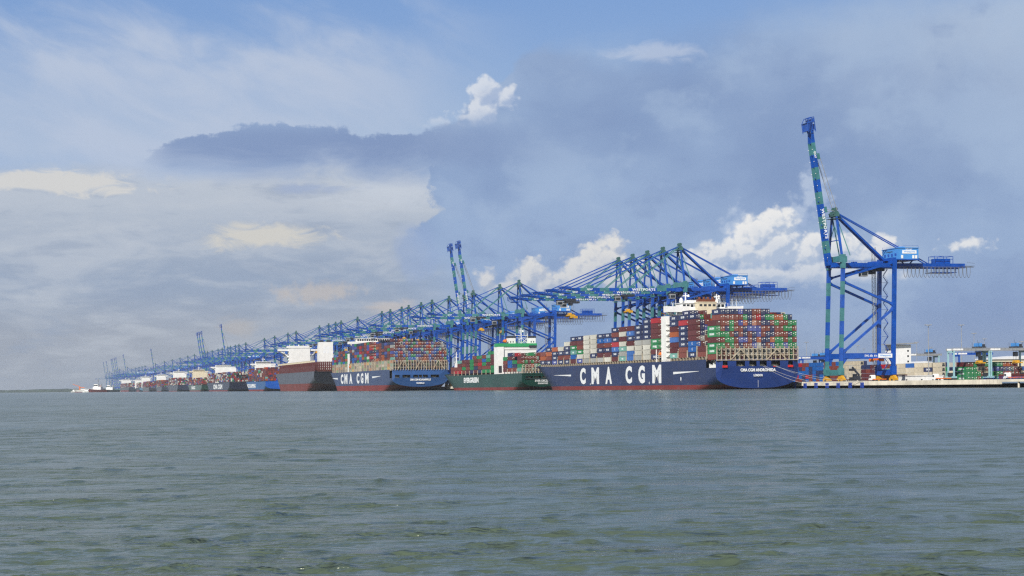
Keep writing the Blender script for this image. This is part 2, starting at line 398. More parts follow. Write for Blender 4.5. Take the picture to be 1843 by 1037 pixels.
# ------------------------------------------------------------------ the water
def make_water():
    rows = [4.0]
    while rows[-1] < 14: rows.append(rows[-1] * 1.012)
    while rows[-1] < 130: rows.append(rows[-1] * 1.0032)
    while rows[-1] < 1300: rows.append(rows[-1] * 1.0048)
    while rows[-1] < 42000: rows.append(rows[-1] * 1.09)
    fine = np.linspace(R(-21), R(21), 620)
    coarse = np.linspace(R(21), R(339), 60)[1:-1]
    ang = np.concatenate([fine, coarse]); r = np.array(rows)
    A, Rr = np.meshgrid(ang, r); x = Rr * np.sin(A); y = Rr * np.cos(A)
    rng = np.random.RandomState(5)
    cell = np.maximum(Rr * (fine[1] - fine[0]), Rr * np.where(Rr < 130, .0032, np.where(Rr < 1300, .0048, .09)))
    z = np.zeros_like(x); dxs = np.zeros_like(x); dys = np.zeros_like(x)
    def train(n, l0, l1, pw, steep, spread, env):
        for i in range(n):
            lam = l0 * (l1 / l0) ** (rng.rand() ** pw)
            th = R(14) + rng.randn() * spread; k = 2 * math.pi / lam; kx, ky = k * math.sin(th), k * math.cos(th)
            amp = steep / k * (.5 + rng.rand()); ph = rng.rand() * 6.28
            w = np.clip((lam / cell - 2.2) / 2.5, 0, 1) * amp * env
            t = kx * x + ky * y + ph
            z[...] += w * np.cos(t); dxs[...] -= w * .95 * np.sin(t) * math.sin(th); dys[...] -= w * .95 * np.sin(t) * math.cos(th)
    # groups of waves: calm between, steep wavelets where a group passes
    A = np.zeros_like(x)
    for i in range(22):
        lam = .5 * 6.0 ** rng.rand(); th = rng.rand() * 6.28; A += np.sin(6.283 / lam * (x * math.sin(th) * .55 + y * math.cos(th)) + rng.rand() * 6.28)
    A /= math.sqrt(11.0)
    B_ = np.sin(x * .05 + 1.9 * np.sin(y * .021)) * np.cos(y * .03 + .8 + 1.5 * np.sin(x * .02))
    env = np.exp(.8 * A + .35 * B_); env /= env.mean()
    train(64, .12, .50, 1.0, .043, .36, np.minimum(env, 2.4)); train(30, .62, 2.6, 1.0, .011, .42, np.minimum(env, 2.0)); train(30, 2.6, 9.0, 1.0, .008, .5, 1.0)
    x2, y2, z2 = x + dxs, y + dys, z - .05
    nr, na = x.shape
    v = np.stack([x2, y2, z2], -1).reshape(-1, 3)
    idx = np.arange(nr * na).reshape(nr, na)
    a = idx[:-1]; b = idx[1:]
    f = np.stack([a, np.roll(a, -1, 1), np.roll(b, -1, 1), b], -1).reshape(-1, 4)
    me = bpy.data.meshes.new('water'); me.vertices.add(len(v) + 1); me.vertices.foreach_set('co', np.concatenate([v, [[0, 0, 0]]]).ravel())
    tri = np.stack([np.roll(idx[0], -1), idx[0], np.full(na, len(v))], -1)
    nl = f.size + tri.size
    me.loops.add(nl); me.loops.foreach_set('vertex_index', np.concatenate([f.ravel(), tri.ravel()]).astype(np.int32))
    me.polygons.add(len(f) + len(tri))
    me.polygons.foreach_set('loop_start', np.concatenate([np.arange(len(f)) * 4, f.size + np.arange(len(tri)) * 3]).astype(np.int32))
    me.polygons.foreach_set('use_smooth', [True] * (len(f) + len(tri)))
    me.update(calc_edges=True); me.validate()
    bm = bmesh.new(); bm.from_mesh(me)
    bmesh.ops.recalc_face_normals(bm, faces=bm.faces)
    bm.faces.ensure_lookup_table()
    if bm.faces[100].normal.z < 0: bmesh.ops.reverse_faces(bm, faces=bm.faces)
    bm.to_mesh(me); bm.free()
    m = bpy.data.materials.new('estuary_water'); m.use_nodes = True; nt = m.node_tree; h = NG(nt); b = nt.nodes['Principled BSDF']
    t = h.n('ShaderNodeTexCoord'); co = t.outputs['Object']
    big = h.noise(co, .012, 3, .5, dim='2D')
    c = h.mix(h.ss(big, .35, .65), (.062, .086, .056, 1), (.074, .100, .068, 1))
    nt.links.new(c, b.inputs['Base Color']); b.inputs['Roughness'].default_value = .19; b.inputs['IOR'].default_value = 1.36; b.inputs['Specular Tint'].default_value = (.95, 1.0, .80, 1)
    mp = h.n('ShaderNodeMapping'); h.put(mp.inputs[0], co); mp.inputs['Scale'].default_value = (.55, 1.0, 1.0); mp.inputs['Rotation'].default_value = (0, 0, R(8))
    n1 = h.noise(mp.outputs[0], 2.6, 3, .62, .3, dim='2D'); n2 = h.noise(mp.outputs[0], .30, 4, .58, .2, dim='2D'); n3 = h.noise(mp.outputs[0], .06, 4, .6, .2, dim='2D')
    clump = h.ss(h.noise(mp.outputs[0], .42, 3, .5, dim='2D'), .36, .66, .35, 1.6)
    gust = h.ss(h.noise(co, .016, 3, .5, dim='2D'), .38, .62, .65, 1.25)
    bp = h.n('ShaderNodeBump'); bp.inputs['Strength'].default_value = 1.0; bp.inputs['Distance'].default_value = 1.0
    h.put(bp.inputs['Height'], h.mul(gust, h.add(h.add(h.mul(h.mul(n1, clump), .15), h.mul(n2, .12)), h.mul(n3, .5))))
    nt.links.new(bp.outputs[0], b.inputs['Normal'])
    me.materials.clear(); me.materials.append(m)
    tag(link('water', me), 'choppy grey green estuary water in front of the ships', kind='structure')
make_water()

# ------------------------------------------------------------------ quay, yard ground and the far shore
EDGE = -8.5
def quay_pt(u, v, z): return tuple(P(u, v, z))
def make_quay():
    m = MB(); UE = 12500
    us = [-1200, -184] ; 
    # paved top
    m.face([quay_pt(-1200, EDGE, QZ), quay_pt(UE, EDGE, QZ), quay_pt(UE, 900, QZ), quay_pt(-1200, 900, QZ)], 2)
    # cope beam along the edge, lower lip and back wall coloured dark as the shade beneath
    def strip(u0, u1, v, z0, z1, mi): m.face([quay_pt(u0, v, z0), quay_pt(u1, v, z0), quay_pt(u1, v, z1), quay_pt(u0, v, z1)], mi)
    strip(-183, UE, EDGE, 1.35, QZ, 0)
    m.face([quay_pt(-183, EDGE, 1.35), quay_pt(UE, EDGE, 1.35), quay_pt(UE, EDGE + 7, 1.35), quay_pt(-183, EDGE + 7, 1.35)], 1)
    strip(-183, UE, EDGE + 7, -1.5, 1.35, 1)
    strip(-1200, -183, EDGE, 2.35, QZ, 0)
    m.face([quay_pt(-1200, EDGE, 2.35), quay_pt(-183, EDGE, 2.35), quay_pt(-183, EDGE + 30, 2.35), quay_pt(-1200, EDGE + 30, 2.35)], 1)
    strip(-1200, -183, EDGE + 30, -1.5, 2.35, 1)
    # kerb on the edge
    for (a, b) in ((-1200, -183), (-183, UE)):
        m.hexa([quay_pt(a, EDGE + .05, QZ + .004), quay_pt(b, EDGE + .05, QZ + .004), quay_pt(b, EDGE + .5, QZ + .004), quay_pt(a, EDGE + .5, QZ + .004),
                quay_pt(a, EDGE + .05, QZ + .3), quay_pt(b, EDGE + .05, QZ + .3), quay_pt(b, EDGE + .5, QZ + .3), quay_pt(a, EDGE + .5, QZ + .3)], 0)
    tag(m.build('quay', [M['concrete'], M['recesswall'], M['tarmac']], fix=False), 'long pale concrete quay with a dark undercut face above the water', kind='structure')
make_quay()
def piles():
    mb = MB(); mb.tube([(0, 0, -1.4), (0, 0, 2.34)], .45, 8); me = mb.mesh('quay_pile', M['concrete'])
    k = 0
    for u in np.arange(-330, -186, 9.0):
        for v in (0.8,):
            k += 1
            tag(link('quay_pile', me, loc=P(u, EDGE + v, 0)), 'round concrete pile under the low quay end at the right edge', 'pile', 'piles under the low end of the quay')
piles()
def fenders():
    mb = MB(); mb.box(-.9, 0.0, -1.1, 1.1, .15, 2.75, 0); mb.box(0.003, .5, -.5, .5, 1.4, 2.4, 1); mb.box(-.94, -.903, -.12, .12, .2, 2.7, 1)
    me = mb.mesh('fender', [M['fender'], M['rubber']])
    us = [u_at(px, EDGE - .5, 1.5) for px in (1430, 1449, 1468.5, 1488.5, 1508.5, 1530, 1551.5)]
    words = ['sixth', 'fifth', 'fourth', 'third', 'second', 'first']
    for k, u in enumerate(us):
        lab = ('blue fender panel on the quay face, half hidden behind the navy ship stern' if k == 0 else
               'blue fender panel on the quay face, %s from the plain concrete' % ['', 'sixth', 'fifth', 'fourth', 'third', 'second', 'nearest'][k])
        tag(link('fender', me, loc=P(u, EDGE - .01, 0), rz=TH), lab, 'fender', 'blue fenders along the quay face')
fenders()
def far_shore():
    rng = np.random.RandomState(3); m = MB()
    x0, x1, y = -9000, -2100, 11500
    n = 240; xs = np.linspace(x0, x1, n); h = 13 + 3 * np.sin(xs * .004) + rng.rand(n) * 5
    pr = None
    for i in range(n - 1):
        for (ya, yb, f) in ((y, y + 250, 1.0),):
            a = [(xs[i], ya, -1), (xs[i + 1], ya, -1), (xs[i + 1], yb, -1), (xs[i], yb, -1),
                 (xs[i], ya + 30, h[i]), (xs[i + 1], ya + 30, h[i + 1]), (xs[i + 1], yb, h[i + 1] + 3), (xs[i], yb, h[i] + 3)]
            m.hexa(a)
    mm = paint('mangrove_green', (.03, .05, .035), .9, .4, .02)
    tag(m.build('far_shore', mm), 'low dark mangrove shore on the horizon at the left', kind='structure')
far_shore()

# ------------------------------------------------------------------ quay cranes. x landward, y along the quay, z up from the rail
GA = 29.0; HL = 8.5
def banded(mb, p, q, w, h, n, first, up=(0, 0, 1), blue=0, green=1, w2=None):
    p, q = Vector(p), Vector(q)
    for i in range(n):
        mb.beam(p.lerp(q, i / n), p.lerp(q, (i + 1) / n), w, h, green if (i + first) % 2 else blue, up)
BG = [M['blue'], M['green']]
def crane_meshes():
    D = {}
    def leg(x0, x1, y, land):
        m = MB()
        if land: m.beam((x0, 0, 3.9), (x1, 0, 62.6), 1.9, 1.7, 0, (0, 1, 0)); m.box(x0 - 1.3, x0 + 1.4, -1.2, 1.2, 3.6, 8.0)
        else:
            banded(m, (x0, 0, 3.9), (x1, 0, 58.0), 1.7, 1.9, 8, 1, (0, 1, 0))
            m.beam((x1, 0, 57.9), (x1 + .05, 0, 65.0), 2.0, 2.6, 1, (0, 1, 0)); m.box(x1 - 1.9, x1 + 1.9, -1.15, 1.15, 61.0, 64.0, 1)
            m.box(x0 - 1.3, x0 + 1.4, -1.25, 1.25, 3.6, 7.0, 1)
        return m
    D['leg_w'] = leg(-1.0, .8, 0, False).mesh('leg', BG); D['leg_l'] = leg(28.2, 29.6, 0, True).mesh('leg', BG)
    m = MB(); m.box(-2.1, .6, -HL - .9, HL + .9, 3.3, 6.2); D['sill_w'] = m.mesh('sill_beam', M['green'])
    m = MB(); m.box(27.0, 29.7, -HL - .9, HL + .9, 3.3, 6.2); D['sill_l'] = m.mesh('sill_beam', M['blue'])
    m = MB(); m.box(.1, 28.3, -.8, .8, 11.9, 14.6); m.prism([(.2, 11.9), (2.6, 11.9), (.1, 8.5)], -.6, .6); m.prism([(28, 11.9), (25.8, 11.9), (28.2, 8.5)], -.6, .6)
    D['tie'] = m.mesh('tie_beam', M['blue'])
    for k, (a, b, w) in enumerate((((.3, 0, 15.0), (28.6, 0, 37.4), 1.15), ((.5, 0, 51.2), (28.8, 0, 39.4), 1.15), ((.6, 0, 53.4), (29.2, 0, 61.2), 1.0))):
        m = MB(); m.beam(a, b, w, w); av, bv = Vector(a), Vector(b); d = (bv - av).normalized()
        m.beam(av, av + d * 2.6, .5, 2.6, 0, (0, 0, 1), .5, 1.2); m.beam(bv - d * 2.6, bv, .5, 1.2, 0, (0, 0, 1), .5, 2.6)
        D['brace%d' % k] = m.mesh('brace', M['blue'])
    m = MB()
    for s in (-1, 1):
        for t in (-1, 1):
            yc = s * 2.0 + t * .95; m.tube([(-.35, yc, .55), (.35, yc, .55)], .54, 10, 1)
        m.box(-.75, .75, s * 2.0 - 1.75, s * 2.0 + 1.75, .75, 1.7); m.box(-.95, -.76, s * 2 - 1.2, s * 2 + 1.2, .4, 1.3)
    m.prism([(-3.2, 1.7), (3.2, 1.7), (1.0, 3.3), (-1.0, 3.3)], -.8, .8, 0, 'x')
    m.box(-1.2, -.85, -.8, .9, 1.3, 2.9)
    D['bogie'] = m.mesh('bogie', [M['yellow'], M['dark']])
    m = MB(); m.box(-.9, 1.0, -HL - 1.0, HL + 1.0, 61.4, 64.2); D['portal_w'] = m.mesh('cross_beam', M['green'])
    m = MB(); m.box(28.4, 30.3, -HL - .5, HL + .5, 61.2, 63.6); D['portal_l'] = m.mesh('cross_beam', M['blue'])
    m = MB()
    for s in (-1, 1):
        m.box(-3.2, 72, s * 3.3 - .7, s * 3.3 + .7, 58.6, 61.0)
    for x in np.arange(2, 72, 7.0): m.box(x - .3, x + .3, -2.58, 2.58, 59.8, 60.8)
    m.box(70.8, 71.9, -2.58, 2.58, 58.8, 60.9)
    D['girder'] = m.mesh('girder', M['blue'])
    m = MB()                                                       # service walkways with rails hung on the girder
    for s in (-1, 1):
        y = s * 5.0; m.box(-2, 72.5, y - .45, y + .45, 59.0, 59.12)
        for zz in (59.7, 60.25): m.beam((-2, s * 5.4, zz), (72.5, s * 5.4, zz), .08, .08)
        for x in np.arange(-2, 73, 3.0): m.beam((x, s * 5.4, 59.1), (x, s * 5.4, 60.25), .07, .07)
        for x in np.arange(0, 73, 6.0): m.beam((x, s * 4.0, 58.7), (x, s * 5.4, 58.98), .15, .15)
    D['walk'] = m.mesh('walkway', M['blue'])
    # boom: local origin at the hinge, running along -x
    m = MB(); LB = 69.5; n = 11
    for s in (-1, 1):
        for i in range(n):
            x0, x1 = -LB * i / n, -LB * (i + 1) / n; gm = 1 if (i % 2 == 1) and i < n - 1 else 0
            if i >= n - 1: m.hexa([(x1, s * 1.9 - .5, -.1), (x0, s * 1.9 - .5, -.95), (x0, s * 1.9 + .5, -.95), (x1, s * 1.9 + .5, -.1),
                                   (x1, s * 1.9 - .5, 0.95), (x0, s * 1.9 - .5, 0.95), (x0, s * 1.9 + .5, .95), (x1, s * 1.9 + .5, .95)], 0)
            else: m.box(x1, x0, s * 1.9 - .5, s * 1.9 + .5, -.95, .95, gm)
        for x in np.arange(4, 66, 6.2): m.box(-x - .16, -x + .16, s * 2.42, s * 2.6, -1.3, -1.0, 2)
    for x in np.arange(3, 67, 6.0): m.box(-x - .3, -x + .3, -1.58, 1.58, -.4, .7, 0)
    for s in (-1, 1): m.box(-57.5, -54.5, s * 1.9 - .4, s * 1.9 + .4, 0.953, 2.6, 1); m.box(-30.0, -27.0, s * 1.9 - .4, s * 1.9 + .4, 0.953, 2.4, 1)
    D['boom'] = m.mesh('boom', BG + [M['white']])
    m = MB()                                                       # lattice cage at the boom end
    for (x, z0, z1) in ((-68.0, -2.2, 1.6), (-72.0, -2.2, 1.6), (-74.5, -.6, 1.6)):
        for s in (-1, 1): m.beam((x, s * 3.7, z0), (x, s * 3.7, z1), .3, .3)
        m.beam((x, -3.7, z0), (x, 3.7, z0), .3, .3); m.beam((x, -3.7, z1), (x, 3.7, z1), .3, .3); m.beam((x, -3.7, .3), (x, 3.7, .3), .22, .22)
    for s in (-1, 1):
        m.beam((-67, s * 3.7, 1.6), (-74.5, s * 3.7, 1.6), .3, .3); m.beam((-67, s * 3.7, -2.2), (-72.0, s * 3.7, -2.2), .3, .3); m.beam((-72.0, s * 3.7, -2.2), (-74.5, s * 3.7, -.6), .25, .25)
        m.beam((-67, s * 3.7, .3), (-74.5, s * 3.7, .3), .22, .22)
    m.box(-71.9, -68.1, -3.5, 3.5, -2.0, -1.7); m.box(-73.7, -68, -3.3, 3.3, .32, .5); m.box(-71, -68.5, -2.5, 2.5, .51, 1.9); m.box(-73.9, -72.2, -3.4, -1.2, .51, 1.5); m.box(-73.9, -72.2, 1.0, 3.2, .51, 1.4)
    m.v = [(a - 1.5, b, c) for a, b, c in m.v]
    D['head'] = m.mesh('boom_tip_cage', M['blue'])
    def bt():
        a, f = text_mesh('WESTPORTS', 1.5, 15.5, .03, .03, 1.1); return a, f
    a, f = bt(); vs = place_text(a, (1, 0, 0), (0, 0, 1), (-21.5, -2.415, -.75)); me = bpy.data.meshes.new('lettering'); me.from_pydata([tuple(p) for p in vs], [], f); me.materials.append(M['sign']); D['btext'] = me
    a, f = text_mesh('QC67', 1.2, 3.6, .03, .03); vs = place_text(a, (1, 0, 0), (0, 0, 1), (-57.0, -2.415, -.6)); me = bpy.data.meshes.new('lettering'); me.from_pydata([tuple(p) for p in vs], [], f); me.materials.append(M['sign']); D['btext2'] = me
    # A-frame
    m = MB()
    for s in (-1, 1):
        m.beam((.6, s * (HL - .6), 64.2), (.2, s * 2.6, 85.2), 1.0, 1.0, 0); m.beam((.4 + 5.5, s * 6.3, 64.6), (.5, s * 2.6, 84.0), .45, .45, 1)
        m.beam((.45, s * 5.7, 72.5), (.45, 0, 72.5), .45, .45, 0)
        m.beam((.45, s * 5.9, 72.5), (.3, 0, 80.0), .3, .3, 1)
    D['aframe'] = m.mesh('a_frame', BG)
    m = MB(); m.box(-1.2, 1.6, -3.3, 3.3, 84.8, 86.0); m.prism([(-1.9, 86.0), (2.1, 86.0), (1.0, 87.6), (-.5, 87.6)], -2.9, -1.9); m.prism([(-1.9, 86.0), (2.1, 86.0), (1.0, 87.6), (-.5, 87.6)], 1.9, 2.9)
    m.box(-2.4, 2.8, -3.9, 3.9, 83.6, 83.75)
    for s in (-1, 1): m.beam((-2.4, s * 3.9, 84.8), (2.8, s * 3.9, 84.8), .1, .1); m.tube([(0.4, s * 1.6 - .25, 88.6), (.4, s * 1.6 + .25, 88.6)], 1.0, 10)
    D['apex'] = m.mesh('apex_head', M['apex'])
    m = MB()
    for s in (-1, 1): m = MB(); m.beam((.8, s * 1.0, 86.2), (28.6, s * 1.5, 61.5), 1.0, 1.0); D['back1', s] = m.mesh('backstay', M['blue'])
    for s in (-1, 1): m = MB(); m.beam((1.0, s * 1.0, 87.0), (52.0, s * 1.6, 61.0), .42, .5); D['back2', s] = m.mesh('backstay', M['blue'])
    def stays(phi):
        hx, hz = -3.2, 59.8; c_, s_ = math.cos(phi), math.sin(phi)
        def bp(x, z): return (hx - x * c_ + z * s_, hz + x * s_ + z * c_)   # along boom x, above boom z
        ms = []
        for (x, w, mi) in ((56.0, .42, 0), (28.5, .48, 1)):
            for s in (-1, 1):
                m = MB(); q = bp(x, 2.4)
                if phi < .1: m.beam((-.4, s * 2.4, 87.2), (q[0], s * 2.1, q[1]), w, w, mi)
                else:
                    m.beam((-.4 if mi else .9, s * 2.4, 87.4), (q[0], s * 2.1, q[1]), .22, .22, 2)
                    if not mi: m.beam((1.4, s * 1.2, 87.6), (q[0] + .2, s * 2.0, q[1]), .12, .12, 2)
                ms.append(m.mesh('forestay', BG + [M['grey']]))
        return ms
    D['fore_dn'] = stays(0.0); D['fore_up'] = stays(R(82))
    m = MB(); m.box(31.5, 42.8, -9.2, 9.2, 62.8, 68.4); m.box(31.2, 43.1, -9.5, 9.5, 68.403, 68.7); m.box(31.0, 43.3, -9.6, 9.6, 62.3, 62.79, 1)
    for y in (-6, -2, 2, 6): m.box(31.35, 31.495, y - .9, y + .9, 64.6, 65.9, 1)
    for x in (33.5, 39.8, 41.4): m.box(x - .55, x + .55, -9.36, -9.205, 63.1, 64.8, 2)
    for s in (-1, 1): m.beam((33, s * 3.3, 61), (33, s * 6, 62.3), .5, .5, 1); m.beam((41, s * 3.3, 61), (41, s * 6, 62.3), .5, .5, 1)
    for x in (31.6, 42.7):
        for y in (-9, 9): m.beam((x, y, 68.7), (x, y, 69.8), .1, .1, 1)
    for y in (-9.1, 9.1): m.beam((31.6, y, 69.8), (42.7, y, 69.8), .09, .09, 1)
    m.box(35, 37, -4, -2, 68.703, 69.6); m.box(39, 40.4, 1, 3.4, 68.703, 69.9)
    D['house'] = m.mesh('machinery_house', [M['house'], M['blue'], M['white']])
    m = MB(); m.box(33.6, 41.6, -9.34, -9.21, 65.6, 67.3); D['sign'] = m.mesh('sign', M['sign'])
    def th(t, h, w, right, org, mat):
        a, f = text_mesh(t, h, w, .02, .03); vs = place_text(a, right, (0, 0, 1), org); me = bpy.data.meshes.new('lettering'); me.from_pydata([tuple(p) for p in vs], [], f); me.materials.append(mat); return me
    D['signtext'] = th('Westports', 1.0, 6.4, (1, 0, 0), (37.6, -9.35, 65.95), M['house'])
    D['housetext'] = th('QC67', 1.0, 3.8, (1, 0, 0), (37.4, -9.215, 67.35), M['sign'])
    D['sidetext'] = th('Westports', 1.2, 7.2, (0, -1, 0), (31.49, 1.0, 66.3), M['dark'])
    m = MB(); m.box(56, 64.5, -2.4, 2.4, 61.003, 63.6); 
    for x in (55, 60, 65.5):
        for s in (-1, 1): m.beam((x, s * 3.3, 61), (x, s * 3.3, 64.8), .22, .22)
        m.beam((x, -3.3, 64.8), (x, 3.3, 64.8), .22, .22)
    for s in (-1, 1):
        for zz in (63.2, 64.8): m.beam((55, s * 3.3, zz), (65.5, s * 3.3, zz), .2, .2)
    m.box(53.5, 67, -4.6, 4.6, 56.2, 56.5); 
    for x in (54, 60, 66.5):
        for s in (-1, 1): m.beam((x, s * 4.4, 56.5), (x, s * 4.0, 58.7), .18, .18)
    for s in (-1, 1): m.beam((53.5, s * 4.5, 57.6), (67, s * 4.5, 57.6), .1, .1)
    D['winch'] = m.mesh('hoist_platform', M['blue'])
    m = MB()
    for s in (-1,):
        x = 36.0; y = -5.9
        m.beam((34, y, 59.0), (76, y, 59.0), .22, .3)
        while x < 74:
            pts = [(x + 1.0 - 1.0 * math.cos(t), y, 58.8 - 5.2 * math.sin(t) ** .6 if 0 < t < math.pi else 58.8) for t in np.linspace(0, math.pi, 9)]
            m.tube(pts, .13, 4); x += 2.25
    for x in (70, 73, 76): m.beam((x, -6.2, 59.6), (x, 4, 59.6), .2, .2)
    for y in (-6.2, 4): m.beam((70, y, 59.6), (76.5, y, 59.6), .2, .2); m.beam((72, y, 61.4), (76.5, y, 61.0), .12, .12)
    D['festoon'] = m.mesh('festoon_cable', M['cable'])
    m = MB(); m.box(19, 27, -2.5, 2.5, 57.0, 58.4); m.box(20, 22, -2.3, 2.3, 55.5, 57.0, 0); m.box(13.8, 17.6, -2.4, .6, 54.2, 57.0, 1); m.box(13.72, 13.795, -2.2, .4, 54.6, 56.3, 2); m.box(14.2, 17.2, -2.46, -2.405, 54.7, 56.3, 2)
    m.box(14, 20, -2.0, 2.0, 57.1, 57.8)
    D['trolley'] = m.mesh('trolley', [M['dark'], M['grey'], M['glass']])
    m = MB(); m.box(21.8, 24.2, -6.1, 6.1, 11.0, 11.9); m.box(21.7, 24.3, -6.15, -5.6, 10.4, 11.9); m.box(21.7, 24.3, 5.6, 6.15, 10.4, 11.9); m.box(22, 24, -1.6, 1.6, 11.9, 13.0)
    for y in (-1.4, 1.4):
        for x in (22.2, 23.8): m.beam((x, y, 13.0), (x, y * 1.5, 57.0), .06, .06, 1)
    D['spreader'] = m.mesh('spreader', [M['orange'], M['cable']])
    m = MB(); m.box(21.8, 24.2, -6.1, 6.1, 47.0, 47.9); m.box(22, 24, -1.6, 1.6, 47.9, 49.0); m.box(21.7, 24.3, -6.15, -5.6, 46.4, 47.9); m.box(21.7, 24.3, 5.6, 6.15, 46.4, 47.9)
    for y in (-1.4, 1.4):
        for x in (22.2, 23.8): m.beam((x, y, 49.0), (x, y * 1.5, 57.0), .06, .06, 1)
    D['spreader_up'] = m.mesh('spreader', [M['yellow'], M['cable']])
    m = MB()                                                       # zigzag stair on the far landside leg and the lift mast beside it
    z = 6.0; k = 0; yb = HL - 1.0
    while z < 57:
        x0, x1 = (30.9, 33.4) if k % 2 == 0 else (33.4, 30.9)
        m.beam((x0, yb, z), (x1, yb, z + 3.4), .2, .35, 0, (0, 0, 1)); m.beam((x0, yb - .5, z + 1), (x1, yb - .5, z + 4.4), .08, .08)
        if k % 2 == 0: m.box(30.2, 33.8, yb - .7, yb + .7, z + 3.45, z + 3.55)
        z += 3.5; k += 1
    for (xx, yy) in ((25.4, HL - .7), (27.0, HL - .7), (25.4, HL + .7), (27.0, HL + .7)): m.beam((xx, yy, 6), (xx, yy, 70), .16, .16, 1)
    zz = 7.0
    while zz < 69:
        m.beam((25.4, HL - .7, zz), (27, HL - .7, zz + 2), .1, .1, 1); m.beam((27, HL - .7, zz), (27, HL + .7, zz + 2), .1, .1, 1); m.beam((25.4, HL - .7, zz), (27, HL - .7, zz), .1, .1, 1); m.beam((25.4, HL - .7, zz + 2), (25.4, HL + .7, zz), .1, .1, 1); zz += 2
    D['stairs'] = m.mesh('stair_tower', [M['blue'], M['grey']])
    m = MB(); m.box(19.5, 27.3, -.93, -.803, 12.2, 14.3); D['tiesign'] = m.mesh('sign', M['sign'])
    D['tietext'] = th('Westports', 1.2, 6.0, (1, 0, 0), (23.4, -.935, 12.65), M['house'])
    D['tietext2'] = th('SWL 65t  61t', 1.1, 7.0, (1, 0, 0), (15.4, -.81, 12.75), M['sign'])
    m = MB(); m.box(26.2, 31.6, -4, 4, 62.0, 62.25)
    for s in (-1, 1): m.beam((26.2, s * 4, 63.3), (31, s * 4, 63.3), .1, .1)
    for x in np.arange(2, 28, 2.2):
        for s in (-1, 1): m.beam((x, s * 4.1, 61.0), (x, s * 4.1, 62.1), .07, .07)
    for s in (-1, 1): m.beam((1, s * 4.1, 62.1), (28, s * 4.1, 62.1), .08, .08)
    m.box(20, 26, -3.0, 3.0, 61.003, 61.9); m.box(10, 12, -1.5, 1.5, 61.003, 61.8)
    D['top'] = m.mesh('girder_platform', [M['blue']])
    return D
CM = crane_meshes()
def make_crane(up, full=True):
    root = empty('quay_crane')
    def a(name, key, loc=(0, 0, 0), par=root):
        me = CM[key] if isinstance(key, (str, tuple)) else key
        return link(name, me, par, loc)
    for s in (-1, 1):
        a('leg', 'leg_w', (0, s * HL, 0)); a('leg', 'leg_l', (0, s * HL, 0))
        t = a('tie_beam', 'tie', (0, s * HL, 0))
        if s < 0 and full: q = a('sign', 'tiesign', (0, 0, 0), t); a('lettering', 'tietext', (0, 0, 0), t); a('lettering', 'tietext2', (0, 0, 0), t)
        for k in range(3): a('brace', 'brace%d' % k, (0, s * HL, 0))
        a('bogie', 'bogie', (-.75, s * HL, 0)); a('bogie', 'bogie', (28.35, s * HL, 0))
    a('sill_beam', 'sill_w'); a('sill_beam', 'sill_l'); a('cross_beam', 'portal_w'); a('cross_beam', 'portal_l')
    gd = a('girder', 'girder'); a('walkway', 'walk', (0, 0, 0), gd); a('girder_platform', 'top', (0, 0, 0), gd)
    b = a('boom', 'boom', (-3.2, 0, 59.8)); a('boom_tip_cage', 'head', (0, 0, 0), b); a('lettering', 'btext', (0, 0, 0), b); a('lettering', 'btext2', (0, 0, 0), b)
    if up: b.rotation_euler = (0, R(82), 0)
    f = a('a_frame', 'aframe'); a('apex_head', 'apex', (0, 0, 0), f)
    [a('backstay', (q, s)) for q in ('back1', 'back2') for s in (-1, 1)]
    for k in range(4): a('forestay', CM['fore_up' if up else 'fore_dn'][k])
    h = a('machinery_house', 'house'); a('sign', 'sign', (0, 0, 0), h)
    if full: a('lettering', 'signtext', (0, 0, 0), h); a('lettering', 'housetext', (0, 0, 0), h); a('lettering', 'sidetext', (0, 0, 0), h)
    a('hoist_platform', 'winch'); a('festoon_cable', 'festoon'); a('trolley', 'trolley'); a('stair_tower', 'stairs')
    if full: a('spreader', 'spreader' if up else 'spreader_up')
    return root
def merged(root, name):
    """one mesh made of all the parts, for the cranes a few pixels high"""
    bm = bmesh.new(); mats = []
    bpy.context.view_layer.update()
    def walk(o):
        for c in o.children:
            if c.type == 'MESH' and c.name.split('.')[0] not in ('lettering', 'walkway', 'festoon_cable', 'girder_platform', 'spreader'):
                me = c.data; n0 = len(bm.faces); bm.from_mesh(me)
                new = bm.verts[:] ; bm.verts.ensure_lookup_table(); bm.faces.ensure_lookup_table()
                vs = bm.verts[len(bm.verts) - len(me.vertices):]
                bmesh.ops.transform(bm, matrix=root.matrix_world.inverted() @ c.matrix_world, verts=vs)
                mp = []
                for mt in me.materials:
                    if mt not in mats: mats.append(mt)
                    mp.append(mats.index(mt))
                for fc in bm.faces[n0:]: fc.material_index = mp[fc.material_index] if fc.material_index < len(mp) else mp[0]
            walk(c)
    walk(root)
    me = bpy.data.meshes.new(name); bm.to_mesh(me); bm.free()
    for mt in mats: me.materials.append(mt)
    return me
cr_dn = make_crane(False); cr_up = make_crane(True)
far_dn = merged(cr_dn, 'quay_crane'); far_up = merged(cr_up, 'quay_crane')
GRP = 'blue and green quay cranes along the quay'
words = ['nearest', 'second', 'third', 'fourth', 'fifth', 'sixth', 'seventh', 'eighth', 'ninth', 'tenth', 'eleventh', 'twelfth', 'thirteenth', 'fourteenth', 'fifteenth', 'sixteenth', 'seventeenth', 'eighteenth', 'nineteenth', 'twentieth',
         'twenty-first', 'twenty-second', 'twenty-third', 'twenty-fourth', 'twenty-fifth', 'twenty-sixth', 'twenty-seventh', 'twenty-eighth', 'twenty-ninth', 'thirtieth', 'thirty-first', 'thirty-second', 'thirty-third', 'thirty-fourth', 'thirty-fifth']
used = {}
